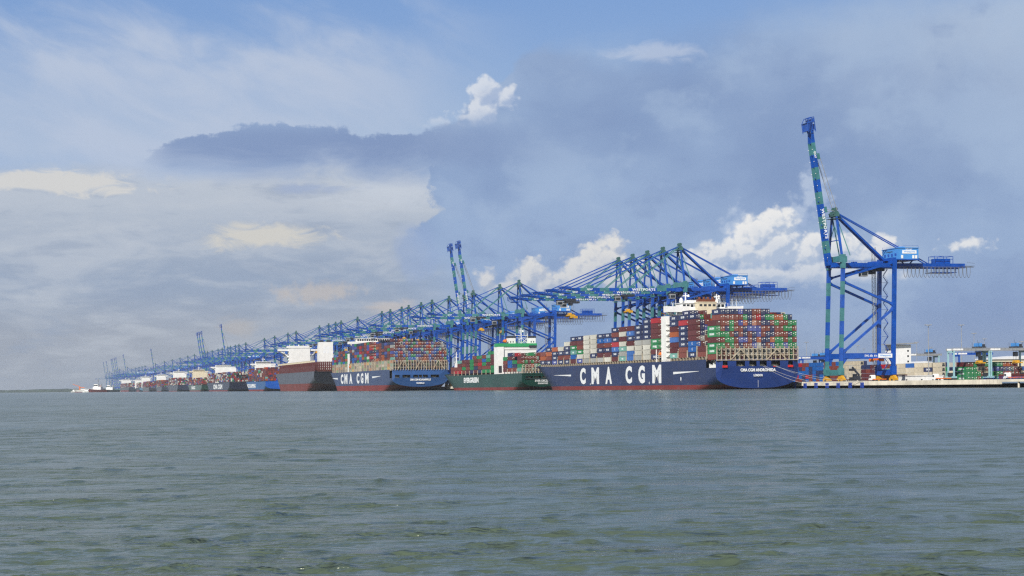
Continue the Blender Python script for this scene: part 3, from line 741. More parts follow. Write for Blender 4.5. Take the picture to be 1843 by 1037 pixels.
def place_crane(u, up, label, parts=True):
    key = (up, parts)
    if parts:
        src = cr_up if up else cr_dn
        if key in used: src = copy_tree(src)
        o = src
    else: o = link('quay_crane', far_up if up else far_dn)
    used[key] = 1
    o.location = P(u, 0, QZ); o.rotation_euler = (0, 0, TH)
    if not up and parts:                                            # every trolley stands somewhere else
        dx = random.choice((-68, -56, -47, -38, -30, -21, -12, 0))
        for c in o.children:
            if c.name.split('.')[0] in ('trolley', 'spreader'): c.location.x = dx
    tag(o, label, 'crane', GRP)
    return o
place_crane(-2.0, True, 'tall quay crane standing alone beside the navy ship stern, its striped boom raised')
apx = [1223, 1193, 1165, 1138.5, 1113]
for k, px in enumerate(apx):
    place_crane(u_at(px, .4, QZ + 87), False, 'quay crane with boom lowered over the navy ship, %s of five from the right' % ['first', 'second', 'third', 'fourth', 'fifth'][k])
lst = [(934, 0), (899.5, 0), (851.6, 1), (836.6, 1), (808, 0), (777.5, 0), (758, 0), (735.5, 0), (723, 0), (702.5, 0), (687.3, 0), (643.5, 0), (614, 0), (604, 0), (591.5, 0), (575, 0), (533, 0), (518.3, 0), (494.4, 0), (476, 0)]
dn = upn = 0
for px, up in lst:
    u = u_at(px, .4, QZ + 87)
    if up:
        upn += 1; lab = 'quay crane with raised striped boom amid the lowered row, %s of that pair' % ('right' if upn == 1 else 'left')
    else:
        dn += 1; lab = 'quay crane with lowered boom, %s from the right in the row behind the green ship' % ('first' if dn == 1 else words[dn - 1])
    place_crane(u, up, lab, px > 560)
lst2 = [(442.3, 0), (430, 0), (423.5, 0), (415, 0), (410, 1), (400, 0), (392.5, 0), (382, 0), (373.5, 1), (369, 1), (365.5, 1), (350, 0), (338, 0), (324, 0), (310, 0), (296, 0), (279.5, 1), (261, 0), (255.5, 0), (250, 0), (244, 0), (237, 0), (229, 1), (222, 0), (215, 1), (212, 1), (208.5, 1), (206, 1), (197, 1), (191.5, 1), (201, 0)]
ups = ['hazy raised striped boom standing by itself right of the three close ones', 'rightmost of three close hazy raised crane booms', 'middle one of three close hazy raised crane booms', 'leftmost of three close hazy raised crane booms',
       'distant raised crane boom, dark and standing alone above the white ship bridges', 'widest and tallest of the raised booms near the far left end of the quay',
       'distant crane with raised boom, first in the tight cluster near the far end', 'distant crane with raised boom, second in the tight cluster near the far end', 'distant crane with raised boom, third in the tight cluster near the far end',
       'distant crane with raised boom, fourth in the tight cluster near the far end', 'second to last raised boom at the far left end of the quay', 'last thin raised boom at the far left end of the quay']
kd = ku = 0
for px, up in lst2:
    u = u_at(px, .4, QZ + 87)
    if up: lab = ups[ku]; ku += 1
    else: lab = 'small hazy quay crane, boom lowered, %s along the distant part of the row' % ('first' if kd == 0 else words[kd]); kd += 1
    o = place_crane(u, bool(up), lab, False)
    if up and px < 235: o.scale = (1.12, 1.12, 1.12)

# ------------------------------------------------------------------ ships
def hullpaint(name, rgb, streak=.5, rough=.4):
    m = paint(name, rgb, rough, .12, .06, streak, (.10, .05, .03)); nt = m.node_tree; h = NG(nt); b = nt.nodes['Principled BSDF']
    src = b.inputs['Base Color'].links[0].from_socket
    co = h.n('ShaderNodeTexCoord').outputs['Object']; sx = h.n('ShaderNodeSeparateXYZ'); h.put(sx.inputs[0], co)
    seam = h.n('ShaderNodeTexBrick'); h.put(seam.inputs['Vector'], h.xyz(h.add(sx.outputs[1], sx.outputs[0]), sx.outputs[2])); seam.inputs['Scale'].default_value = 1.0
    seam.inputs['Brick Width'].default_value = 11.0; seam.inputs['Row Height'].default_value = 2.9; seam.inputs['Mortar Size'].default_value = .10; seam.inputs['Mortar Smooth'].default_value = .8
    seam.inputs['Color1'].default_value = (.94, .94, .94, 1); seam.inputs['Color2'].default_value = (1.04, 1.04, 1.04, 1); seam.inputs['Mortar'].default_value = (.80, .80, .80, 1)
    mu = h.n('ShaderNodeMix', data_type='RGBA', blend_type='MULTIPLY'); mu.inputs[0].default_value = 1.0; h.put(mu.inputs[6], src); h.put(mu.inputs[7], seam.outputs[0])
    rub = h.noise(h.xyz(h.mul(sx.outputs[1], .09), h.mul(sx.outputs[2], .55)), 1.0, 6, .68)                    # rubbed and salted patches low on the plating
    c = h.mix(h.mul(h.ss(rub, .54, .74), h.ss(sx.outputs[2], 9.0, 3.0, .06, .30)), mu.outputs[2], (.16, .155, .155, 1))
    nt.links.new(c, b.inputs['Base Color']); return m
class Hull:
    def __init__(s, L, B, zd, boot, zb0=.7, zt0=7.0, La=75, sheer=2.5, rake=0.0, wl0=105, dk0=55, bowrake=14, pw=2.2):
        s.__dict__.update(locals())
    def deck(s, y):
        t = max(0, (y - s.L * .72) / (s.L * .28)); return s.zd + s.sheer * t * t
    def hb(s, y, z):
        B2 = s.B / 2; d = s.deck(y)
        t = min(1, max(0, y / s.La)); zb = s.zb0 - (s.zb0 + 16) * t ** 1.1; zt = s.zt0 - (s.zt0 + 9) * t ** .9
        if z <= zb: return 0.0
        h = B2
        if z < zt: h = B2 * max(0, 1 - ((zt - z) / (zt - zb)) ** s.pw) ** (1 / s.pw)
        k = min(1, max(0, z / d)); k = k ** 1.3
        y0 = (s.L - s.wl0) * (1 - k) + (s.L - s.dk0) * k; y1 = (s.L - s.bowrake) * (1 - k) + s.L * k
        q = (y - y0) / (y1 - y0)
        if q > 0: h *= max(0, 1 - min(1, q) ** (1.9 + .5 * k))
        return h
    def ys(s): 
        a = list(np.linspace(0, s.La, 14)) + list(np.linspace(s.La, s.L - s.wl0, 8))[1:] + list(np.linspace(s.L - s.wl0, s.L, 26))[1:]
        return a
    def meshes(s, mats, holes=None, transom_mat=None, notch=None):
        zs_lo = [-1.5, -.5, 0, .35, .8, 1.3, 2, 2.8, 3.8, s.boot]; zs_lo = sorted(set(z for z in zs_lo if z <= s.boot))
        nn = 9; ys = s.ys(); m = MB()
        if notch: ys = sorted(set([y for y in ys if abs(y - notch[0]) > 1.5 and abs(y - notch[1]) > 1.5] + [notch[0], notch[1]]))
        rows = []
        for y in ys:
            d = s.deck(y); zz = zs_lo + [s.boot + (d - s.boot) * (i / nn) for i in range(1, nn + 1)]
            t = min(1, y / s.La); zb = s.zb0 - (s.zb0 + 16) * t ** 1.1
            r = []
            for z in zz:
                z2 = max(z, min(zb, d)); 
                # bow profile: clamp y so that nothing pokes ahead of the stem
                k = min(1, max(0, z2 / d)) ** 1.3; ymax = (s.L - s.bowrake) * (1 - k) + s.L * k
                r.append((s.hb(y, z2), min(y, ymax) + s.rake * (d - z2) * max(0, 1 - y / s.La), z2))
            rows.append(r)
        for i in range(len(ys) - 1):
            for j in range(len(rows[0]) - 1):
                a, b, c_, d_ = rows[i][j], rows[i + 1][j], rows[i + 1][j + 1], rows[i][j + 1]
                if max(a[0], b[0], c_[0], d_[0]) < 1e-6: continue
                mi = 1 if (a[2] + c_[2] + b[2] + d_[2]) / 4 < s.boot - .01 else 0
                for sg in (-1, 1):
                    if notch and sg < 0 and ys[i] >= notch[0] - .1 and ys[i + 1] <= notch[1] + .1 and (a[2] + d_[2]) / 2 > notch[2]: continue
                    q = [(sg * p[0], p[1], p[2]) for p in (a, b, c_, d_)]
                    m.face(q if sg > 0 else q[::-1], mi)
        hull = m.mesh('hull', mats, smooth=True, fix=False)
        bm = bmesh.new(); bm.from_mesh(hull); bmesh.ops.remove_doubles(bm, verts=bm.verts, dist=.002); bmesh.ops.dissolve_degenerate(bm, edges=bm.edges, dist=.001); bm.to_mesh(hull); bm.free()
        # deck
        m = MB()
        for i in range(len(ys) - 1):
            a, b = rows[i][-1], rows[i + 1][-1]
            if max(a[0], b[0]) < .01: continue
            m.face([(-a[0] + .02, a[1], a[2] - .9), (a[0] - .02, a[1], a[2] - .9), (b[0] - .02, b[1], b[2] - .9), (-b[0] + .02, b[1], b[2] - .9)])
        deck = m.mesh('deck', M['maroonsteel'])
        # transom
        r0 = rows[0]; pts = [(p[0], p[1], p[2]) for p in r0]; lo = 0
        while lo < len(pts) - 1 and pts[lo + 1][0] < 1e-4: lo += 1
        pts = pts[lo:]
        ring = [(-p[0], p[1], p[2]) for p in pts[::-1]] + [p for p in pts[1 if pts[0][0] < 1e-4 else 0:]]
        bm = bmesh.new()
        vs = [bm.verts.new((p[0], p[1] - .002, p[2])) for p in ring]; es = [bm.edges.new((vs[i], vs[(i + 1) % len(vs)])) for i in range(len(vs))]
        for (x0, x1, z0, z1) in (holes or []):
            yy = lambda z: s.rake * (s.deck(0) - z) - .002
            hv = [bm.verts.new(p) for p in ((x0, yy(z0), z0), (x1, yy(z0), z0), (x1, yy(z1), z1), (x0, yy(z1), z1))]
            es += [bm.edges.new((hv[i], hv[(i + 1) % 4])) for i in range(4)]
        bmesh.ops.triangle_fill(bm, edges=es, use_beauty=True, use_dissolve=False)
        for f in bm.faces:
            f.material_index = 1 if f.calc_center_median().z < min(s.boot, s.zb0 + .8) and transom_mat is None else 0
        bmesh.ops.recalc_face_normals(bm, faces=bm.faces)
        if bm.faces and sum(f.normal.y for f in bm.faces) > 0: bmesh.ops.reverse_faces(bm, faces=bm.faces)
        tr = bpy.data.meshes.new('transom'); bm.to_mesh(tr); bm.free(); tr.materials.append(transom_mat or mats[0]); tr.materials.append(mats[1])
        return hull, deck, tr
    def side_patch(s, y0, y1, z0, z1, off=.07, taper=None, n=14):
        """thin plate that follows the port side; taper shrinks it to a point at y1"""
        m = MB()
        for i in range(n):
            ya, yb = y0 + (y1 - y0) * i / n, y0 + (y1 - y0) * (i + 1) / n
            def zz(y):
                if not taper: return z0, z1
                t = (y - y0) / (y1 - y0); c_ = z1 if taper == 'up' else (z0 + z1) / 2; h = (z1 - z0) * (1 - .9 * t)
                return c_ - h, c_
            (a0, a1), (b0, b1) = zz(ya), zz(yb)
            m.face([(-s.hb(ya, a0) - off, ya, a0), (-s.hb(yb, b0) - off, yb, b0), (-s.hb(yb, b1) - off, yb, b1), (-s.hb(ya, a1) - off, ya, a1)])
        return m
    def side_text(s, parent, items, z0, z1, mat, bold=.035):
        """items: (word, y at its bow end, y at its stern end); lettering follows the port side"""
        vs, fs = [], []
        for (wd, ya, yb) in items:
            a, f = text_mesh(wd, z1 - z0, abs(ya - yb), bold, .05)
            n = len(vs); yc = (ya + yb) / 2
            for p in a:
                y = yc - p[0]; z = z0 + p[1]; vs.append((-s.hb(y, z) - .04 - p[2], y, z))
            fs += [tuple(i + n for i in q) for q in f]
        me = bpy.data.meshes.new('lettering'); me.from_pydata(vs, [], fs); me.materials.append(mat); me.update()
        return link('lettering', me, parent)

CONT = []   # every container: (u, v of centre, z, length, colour, label, weight)
CCOL = {'N': ('navy blue', (.022, .032, .105)), 'U': ('bright blue', (.02, .12, .42)), 'G': ('green', (.02, .23, .075)), 'B': ('brown red', (.20, .045, .03)),
        'M': ('maroon', (.12, .022, .024)), 'O': ('orange', (.40, .10, .03)), 'R': ('red', (.42, .015, .025)), 'W': ('white', (.62, .60, .53)), 'T': ('teal', (.16, .38, .33)),
        'P': ('violet blue', (.07, .09, .33)), 'E': ('grey', (.38, .38, .36)), 'K': ('salmon', (.46, .20, .13)), 'C': ('cream', (.60, .53, .40)), 'Y': ('yellow', (.6, .38, .05))}
CW = 2.40; CH = 2.80; CP = 2.92
RNG = random.Random(11)
def rcol(w): return RNG.choices(list(w.keys()), list(w.values()))[0]
MIXA = {'N': 26, 'B': 28, 'M': 18, 'O': 6, 'G': 7, 'P': 8, 'U': 5, 'R': 3, 'W': 5, 'T': 3, 'E': 4}
ORD = ['first', 'second', 'third', 'fourth', 'fifth', 'sixth', 'seventh', 'eighth', 'ninth', 'tenth', 'eleventh', 'twelfth', 'thirteenth', 'fourteenth', 'fifteenth', 'sixteenth', 'seventeenth', 'eighteenth', 'nineteenth', 'twentieth', 'twenty-first', 'twenty-second', 'twenty-third', 'twenty-fourth']
class Ship:
    def __init__(s, name, label, us, v_port, hull, mats, holes=None, transom_mat=None, notch=None, grp='container ships moored in a row along the quay'):
        s.us, s.h = us, hull; s.vc = v_port + hull.B / 2
        s.root = tag(empty(name, P(us, s.vc, 0), TH), label, 'ship', grp)
        a, b, c_ = hull.meshes(mats, holes, transom_mat, notch)
        link('hull', a, s.root); link('deck', b, s.root); s.transom = link('transom', c_, s.root)
        s.bays = []
    def y_at(s, px, x=None, z=8): return u_at(px, s.vc + (-s.h.B / 2 if x is None else x), z) - s.us
    def stack(s, bays, z0, desc, where=None, mixw=None, house_gap=()):
        """bays: list of dict(y, n, h[list], col(c,t)->code, len). From the stern forward."""
        for i, b in enumerate(bays):
            n = b['n']; L = b.get('len', 12.19)
            pb = bays[i - 1] if i and i not in house_gap else None
            for c in range(n):
                x = (c - (n - 1) / 2) * 2.5
                for t in range(b['h'][c]):
                    side = c == 0 or t >= b['h'][c - 1]
                    if pb is None: aft = True
                    else:
                        cc = int(round(x / 2.5 + (pb['n'] - 1) / 2)); aft = not (0 <= cc < pb['n'] and t < pb['h'][cc])
                    top = t == b['h'][c] - 1
                    if not (side or aft or top): continue
                    code = b['col'](c, t)
                    u = s.us + b['y'] + L / 2; v = s.vc + x; sc = F / P(u, v).y
                    wgt = ((12.0 if side and c == 0 else 3.0 if side else 0) + (6.8 if aft else 0)) * sc * sc * (L / 12.19)
                    if not side and not aft: wgt = 0
                    if pb is not None and aft and not side: wgt *= .6
                    lab = None
                    if desc:
                        if i == 0: where_ = '%s container, %s tier up, %s column from left in the stern stack' % (CCOL[code][0], ORD[t], ORD[c])
                        else: where_ = '%s container, %s tier, %s column from sea side, %s stack from stern' % (CCOL[code][0], ORD[t], ORD[c], ORD[i])
                        lab = where_
                    CONT.append(dict(u=u, v=v, z=z0(b) + t * CP, L=L, c=code, lab=lab, w=wgt, side=side, s=sc))
def lash_mesh(B, z0, tiers, mat_i=0, w=.3, n=None, pitch=CP, open_=True, th=1.1):
    m = MB(); n = n or int(B / 2.5)
    for k in range(n + 1):
        x = (k - n / 2) * 2.5; m.box(x - w / 2, x + w / 2, -th / 2, th / 2, z0, z0 + tiers * pitch + (1.1 if k % 1 == 0 else 0))
    for t in range(1, tiers + 1):
        z = z0 + t * pitch; m.box(-n * 1.25, n * 1.25, -th / 2 + .05, th / 2 - .05, z - .3, z - .02)
        m.box(-n * 1.25, n * 1.25, -th / 2, -th / 2 + .06, z + .95, z + 1.05)
    return m
def ladder_rail(m, pts, h=1.0, r=.06):
    for a, b in zip(pts[:-1], pts[1:]): m.beam((a[0], a[1], a[2] + h), (b[0], b[1], b[2] + h), r, r)
def boat_mesh():
    m = MB(); N = 12
    for i in range(N):
        def sec(t):
            w = 1.45 * max(.05, 1 - abs(2 * t - 1) ** 3.2); return [(-w * .35, t * 9 - 4.5, .15 + .5 * abs(2 * t - 1) ** 3), (-w, t * 9 - 4.5, 1.2), (-w * .95, t * 9 - 4.5, 1.7), (-w * .55, t * 9 - 4.5, 2.7 - .7 * abs(2 * t - 1) ** 2),
                      (w * .55, t * 9 - 4.5, 2.7 - .7 * abs(2 * t - 1) ** 2), (w * .95, t * 9 - 4.5, 1.7), (w, t * 9 - 4.5, 1.2), (w * .35, t * 9 - 4.5, .15 + .5 * abs(2 * t - 1) ** 3)]
        a, b = sec(i / N), sec((i + 1) / N)
        for k in range(8): m.face([a[k], a[(k + 1) % 8], b[(k + 1) % 8], b[k]], 0)
    m.box(-.6, .6, -3.6, -2.2, 2.3, 3.1, 0)
    return m.mesh('lifeboat', [M['orange']])
LB = boat_mesh()
def mast(parent, x, y, z, h, w=2.0):
    m = MB(); m.tube([(x, y, z), (x, y, z + h)], [.45, .18], 8)
    for k, f in ((.45, 1.0), (.65, .8), (.82, .5)): m.beam((x - w * f, y, z + h * k), (x + w * f, y, z + h * k), .18, .18)
    m.box(x - 1.6, x + 1.6, y - .15, y + .15, z + h * .55, z + h * .55 + .35); m.tube([(x + w * .8, y, z + h * .46), (x + w * .8, y, z + h * .46 + 1.2)], [.7, .35], 8)
    return m.build('radar_mast', M['white'], parent)

# ---- the nearest ship: navy hull, stern towards the viewer
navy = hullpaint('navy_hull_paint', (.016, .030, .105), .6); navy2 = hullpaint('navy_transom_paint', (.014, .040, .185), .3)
redb = hullpaint('red_boot_topping', (.20, .030, .028), .9, .6)
H1 = Hull(386, 45.6, 15.6, 2.4, zb0=.5, zt0=7.5, La=78, sheer=2.0)
holes1 = [(-19.4, -16.8, 11.9, 14.5), (-12, -7.2, 11.9, 14.5), (-4.8, -.8, 11.9, 14.5), (1.0, 4.9, 11.9, 14.5), (7.4, 12.3, 11.9, 14.5), (16.9, 19.4, 11.9, 14.5)]
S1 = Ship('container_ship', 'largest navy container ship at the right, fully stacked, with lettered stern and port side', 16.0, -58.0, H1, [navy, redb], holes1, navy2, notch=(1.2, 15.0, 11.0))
r1 = S1.root
def mooring_deck(r, x0, x1, depth, z0, z1, winches, lean=0):
    m = MB(); m.box(x0, x1, .6, depth, z0 - .3, z0); m.box(x0, x1, depth, depth + .2, z0, z1)
    m.build('mooring_deck', M['dark'], r)
    w = MB(); w.tube([(-.9, 0, .8), (.9, 0, .8)], .7, 10); w.box(-1.2, -.9, -.8, .8, 0, 1.6); w.box(.9, 1.2, -.8, .8, 0, 1.6); w.box(-1.5, 1.5, -.9, .9, -.0, .12); w.box(1.25, 2.0, -.4, .4, .3, 1.2)
    me = w.mesh('mooring_winch', M['cream'])
    for (x, y) in winches: link('mooring_winch', me, r, (x, y, z0 + .01))
mooring_deck(r1, -21.5, 21.5, 12, 11.3, 14.6, [(-9, 3), (-11, 6), (-3, 3), (-1.8, 5), (2, 3), (4, 5), (8.4, 3), (10.6, 3.4), (-18, 3), (18, 3)])
windows(r1, [(-19.7, -17.0, -.55, -.004, 11.2, 12.3), (16.7, 19.4, -.55, -.004, 11.2, 12.3), (8.5, 10.1, -.3, -.004, 11.45, 11.88)], paint('bright_red_paint', (.55, .02, .02), .5), 'fairlead')
text_obj('CMA CGM ANDROMEDA', 1.65, 19.6, (1, 0, 0), (0, 0, 1), (0.1, -.05, 9.05), M['sign'], S1.transom, .045)
text_obj('LONDON', 1.25, 4.9, (1, 0, 0), (0, 0, 1), (0, -.05, 6.5), M['sign'], S1.transom, .04)
m = MB()
for k in range(7): m.box(-.12, .12, -.05, -.01, 1.0 + k * .55, 1.25 + k * .55)
m.build('draught_marks', M['sign'], S1.transom)
Y1 = lambda px, z=8: S1.y_at(px, z=z)
H1.side_text(r1, [(ch, Y1(a), Y1(b)) for ch, a, b in (('C', 1044.2, 1054.2), ('M', 1064.8, 1078.3), ('A', 1089.8, 1101.3), ('C', 1126, 1137.5), ('G', 1149, 1160.8), ('M', 1174.2, 1190.3))], 3.6, 14.0, M['sign'], .05)
m = H1.side_patch(Y1(1028), Y1(997), 8.9, 10.0, .08, 'up'); m.build('side_stripe', M['sign'], r1)
m = H1.side_patch(Y1(1212), Y1(1258), 8.4, 9.7, .08, 'up'); m.build('side_stripe', M['sign'], r1)
windows(r1, [(-22.9, -22.81, Y1(px) - w, Y1(px) + w, za, zb) for px, w, za, zb in ((1062.4, .3, 3.1, 4.3), (1168.5, .3, 3.2, 4.5), (1225.5, .6, 4.9, 6.7))], M['sign'], 'pilot_mark')
# deck edge: white pedestals carrying the outer stacks
m = MB(); m.prism([(-.45, 0), (.45, 0), (.32, 2.3), (-.32, 2.3)], -.55, .55); m.box(-.5, .5, -.7, .7, 2.3, 2.55); ped = m.mesh('pedestal', M['beige'])
yb = [1.4, 16.0, 30.5, 45.0, 59.6] + [91.0 + 14.55 * i for i in range(17)]
for y in yb[1:]:
    for q in (1.4, 6.1, 10.9): 
        x = H1.hb(y + q, H1.deck(y)); link('pedestal', ped, r1, (-x + .75, y + q, H1.deck(y + q) - .9))
m = MB()
for i in range(60):
    ya = 16 + i * 5.2; yb_ = ya + 5.2
    if yb_ > 345: break
    for hh in (0.5, 1.0): m.beam((-H1.hb(ya, H1.deck(ya)) + .1, ya, H1.deck(ya) + hh - .02), (-H1.hb(yb_, H1.deck(yb_)) + .1, yb_, H1.deck(yb_) + hh - .02), .07, .07)
    m.beam((-H1.hb(ya, H1.deck(ya)) + .1, ya, H1.deck(ya) - .05), (-H1.hb(ya, H1.deck(ya)) + .1, ya, H1.deck(ya) + 1), .07, .07)
m.build('deck_rail', M['beige'], r1)
m = MB(); 
for y in yb[1:]:
    n_ = int((2 * min(H1.hb(y, 15), H1.hb(y + 12, 16)) - 4) / 2.5); m.box(-n_ * 1.25, n_ * 1.25, y, y + 12.2, 14.75, 17.0)
m.build('hatch_coaming', M['maroonsteel'], r1)
z1 = lambda b: 15.45 if b['y'] < 5 else max(17.15, H1.deck(b['y']) + 1.5)
stern_rows = ["GBBBWBWWWWEBBBBBGB", "MBWBEWEWWEWEWWWWGBB", "GGBGBNBBPENBPGGPGG", "BBGGBPPBNONNOGGBGB", "GGGBNBNBNPBNNBBBNG", "GBNGBBNPPPBBNBBGGB", "BBBGBPONKBNNBGBBGG", "-BBBBBGNBRNGGOOG--", "-NNNNPNNBBNN------"]
hs = [7] + [9] * 11 + [8] * 5 + [7]
side_cols = {0: "BGGMGGM", 2: "NUUMMMMN", 3: "BBNNNNRN", 4: "TMMUOMNN", 5: "NMGGMMMR", 6: "WWWENNNN", 7: "EWWENNN", 8: "UUWMNUM", 9: "TETWMWM", 10: "MNURNBN", 11: "WMNBUN", 12: "EMNMUN",
             13: "ENWWWW", 14: "EWWWWW", 15: "PWGBMN", 16: "MUTGMN", 17: "NBNNW", 18: "NBNW", 19: "PNNO", 20: "NBON", 21: "NOB"}
bays = []
for i, y in enumerate(yb):
    if i == 0:
        bays.append(dict(y=y, n=18, h=hs, col=lambda c, t: (side_cols[0][t] if c == 0 and t < 7 else (stern_rows[t][c] if stern_rows[t][c] != '-' else 'N'))))
        continue
    hw = min(H1.hb(y, H1.deck(y)), H1.hb(y + 12.2, H1.deck(y + 12.2)) + 1.2) - .3
    n = min(18, int(2 * hw / 2.5)); sc_ = side_cols.get(i); base = len(sc_) if sc_ else 8
    if i == 1: h = [2, 2, 2] + [8] * (n - 3)
    elif i in (3, 4): h = [base] + [base + RNG.choice((0, 0, 1, 0)) for _ in range(n - 1)]
    else: h = [base] + [max(2, base + RNG.choice((0, 0, 0, -1))) for _ in range(n - 1)]
    def colf(c, t, sc_=sc_, i=i, cache={}):
        if c == 0 and sc_ and t < len(sc_): return sc_[t]
        k = (i, c, t)
        if k not in cache: cache[k] = rcol(MIXA)
        return cache[k]
    bays.append(dict(y=y, n=n, h=h, col=colf))
S1.stack(bays, z1, 'navy ship stern', house_gap=(5,))
# lashing frames
lm1 = lash_mesh(45, 17.0, 1).mesh('lashing_bridge', M['beige']); lm2 = lash_mesh(45, 15.5, 2, w=.34).mesh('lashing_bridge', M['beige'])
for i, y in enumerate(yb):
    if i < 1 or y > 300: continue
    link('lashing_bridge', lm2 if i in (1, 2) else lm1, r1, (0, y - 1.15, 0 if i > 2 else .6))
m = lash_mesh(45, 14.75, 2, w=.34, pitch=3.1, th=.8)
for s0 in (-9.6, 10.4):
    m.beam((s0, -.55, 20.6), (s0 - 5.4, -.55, 15.2), .5, .4); m.beam((s0, -.55, 20.6), (s0 + 5.4, -.55, 15.2), .5, .4)
m.box(-22.6, 22.6, -.5, 1.2, 14.9, 15.3)
m.build('stern_lashing_frame', M['beige'], r1, (0, .25, 0))
# deckhouse
m = MB()
m.box(-13.5, 13.5, 76, 86, 14.8, 43.0); m.box(-22.7, -19.3, 77, 85, 14.8, 40.8); m.box(19.3, 22.7, 77, 85, 14.8, 40.8); m.box(-22.6, 22.6, 75.0, 81, 43.0, 45.2)
m.prism([(-22.5, 43.0), (-19.5, 43.0), (-13.6, 37.5), (-13.6, 39.6)], 77, 79.2); m.prism([(-15.2, 43.0), (-13.6, 43.0), (-13.6, 37.5), (-15.2, 38.7)], 77, 79.2); m.prism([(22.5, 43.0), (19.5, 43.0), (13.6, 37.5), (13.6, 39.6)], 77, 79.2)
for x in (-22.6, 22.3): m.box(x, x + .3, 74.9, 81.1, 45.2, 46.4)
m.box(-22.3, 22.3, 80.6, 80.9, 45.2, 46.3); m.box(-22.3, -9, 75.0, 75.15, 45.2, 46.2); m.box(14, 22.3, 75.0, 75.15, 45.2, 46.2)
m.box(-12.8, 12.8, 78, 88, 45.2, 48.0); m.box(-13.4, 13.4, 77.5, 88.4, 48.0, 48.3); m.box(-9, 9, 79, 86, 48.3, 49.8)
for z in (18, 21, 24, 27, 30, 33, 36): m.box(-22.9, -19.2, 76.2, 77, z, z + .2); m.beam((-22.8, 76.3, z + 1.1), (-19.2, 76.3, z + 1.1), .08, .08)
for z in (18, 24, 30): m.beam((-22.6, 76.4, z), (-19.6, 76.4, z + 3), .5, .12); m.beam((-19.6, 76.4, z + 3), (-22.6, 76.4, z + 6), .5, .12)
br = m.build('bridge', M['white'], r1)
windows(br, [(-12.2 + k * 2.28, -10.5 + k * 2.28, 77.94, 77.995, 45.9, 47.4) for k in range(11)])
m = MB(); m.box(-6.0, 4.8, 70.5, 75.6, 14.8, 48.0); m.box(-6.3, 5.1, 70.2, 75.9, 48.0, 48.5); fn = m.build('funnel', M['cream'], r1)
m = MB()
for k in range(4): m.tube([(-4.2 + k * 2.6, 73, 48.4), (-4.2 + k * 2.6, 73, 51.2)], .75, 10)
m.box(-5.6, 4.4, 71.2, 74.8, 48.5, 50.0); m.build('exhaust_pipes', M['brown'], fn)
windows(fn, [(-5.2 + k * 2.6, -3.6 + k * 2.6, 70.43, 70.495, 46.0, 47.2) for k in range(4)], M['dark'], 'louvre')
mast(br, -9.5, 81, 49.8, 4.4, 2.2); mast(br, 9.0, 81, 49.8, 3.6, 1.8)
for x in (-18, -16, 15, 17.5, 20): m = MB(); m.tube([(x, 79, 45.2), (x, 79, 48.2 + (x % 3))], .12, 5); m.build('aerial', M['white'], br)
for x in (-11, 11.5): m = MB(); m.tube([(x, 84, 48.2), (x, 84, 49.0), (x, 84, 50.6), (x, 84, 51.4)], [.5, 1.1, 1.0, .2], 10); m.build('radome', M['white'], br)
for (x, y) in ((-21.2, 89.0),):
    m = MB(); m.box(-1.6, 1.6, -5.0, -4.6, 0, 7.2); m.box(-1.6, 1.6, 4.6, 5.0, 0, 7.2)
    for yy in (-4.8, 4.8): m.beam((-1.6, yy, 0), (1.5, yy, 7), .3, .3); m.beam((1.4, yy, 6.9), (-2.2, yy, 8.6), .4, .4); m.beam((-1.5, yy, 4), (1.5, yy, 2), .2, .2)
    m.box(-1.6, 1.6, -5, 5, 2.6, 2.8); m.beam((-1.6, -5, 3.8), (-1.6, 5, 3.8), .1, .1); m.box(-1.6, 1.6, -5, 5, 0.0, .2)
    m.build('boat_davit', M['white'], r1, (x, y, 15.4))
    o = link('lifeboat', LB, loc=P(S1.us + y, S1.vc + x - .1, 18.35), rz=TH)
    tag(o, 'orange lifeboat in white davits on the navy ship, beside its white bridge tower', 'lifeboat')
m = MB()
for k in range(6): m.box(-22.0 + k * .1, -20.4, 2.5 + k * 2.1, 3.6 + k * 2.1, 10.9, 12.2 + (k % 3) * .7)
m.box(-22.2, -20, 1.5, 14.8, 10.6, 10.9); m.box(-19.9, -19.6, 1.5, 14.8, 10.9, 15.3)
m.build('deck_machinery', M['white'], r1)
# mooring lines from the stern to the quay
def rope(p, q, sag, lab):
    p, q = Vector(p), Vector(q); m = MB()
    pts = [p.lerp(q, t) - Vector((0, 0, sag * 4 * t * (1 - t))) for t in np.linspace(0, 1, 14)]
    o = pts[0].copy(); m.tube([x - o for x in pts], .065, 5); ob = m.build('mooring_line', M['rope'], loc=o)
    tag(ob, lab, 'rope', 'mooring lines from the navy stern to the quay')
def s1p(x, y, z): return P(S1.us + y, S1.vc + x, z)
rope(s1p(8.9, -.1, 12.0), P(-55, -7.6, 3.5), 2.2, 'upper pale mooring line from the navy stern down to the quay under the crane')
rope(s1p(9.9, -.1, 11.95), P(-52, -7.6, 3.5), 3.2, 'second pale mooring line from the navy stern, just under the uppermost one')
rope(s1p(3.6, -.1, 12.0), P(-47, -7.6, 3.5), 4.2, 'third pale mooring line, leaving the middle opening of the navy stern')
rope(s1p(2.6, -.1, 11.95), P(-43, -7.6, 3.5), 5.6, 'lowest pale mooring line sagging from the middle opening of the navy stern')

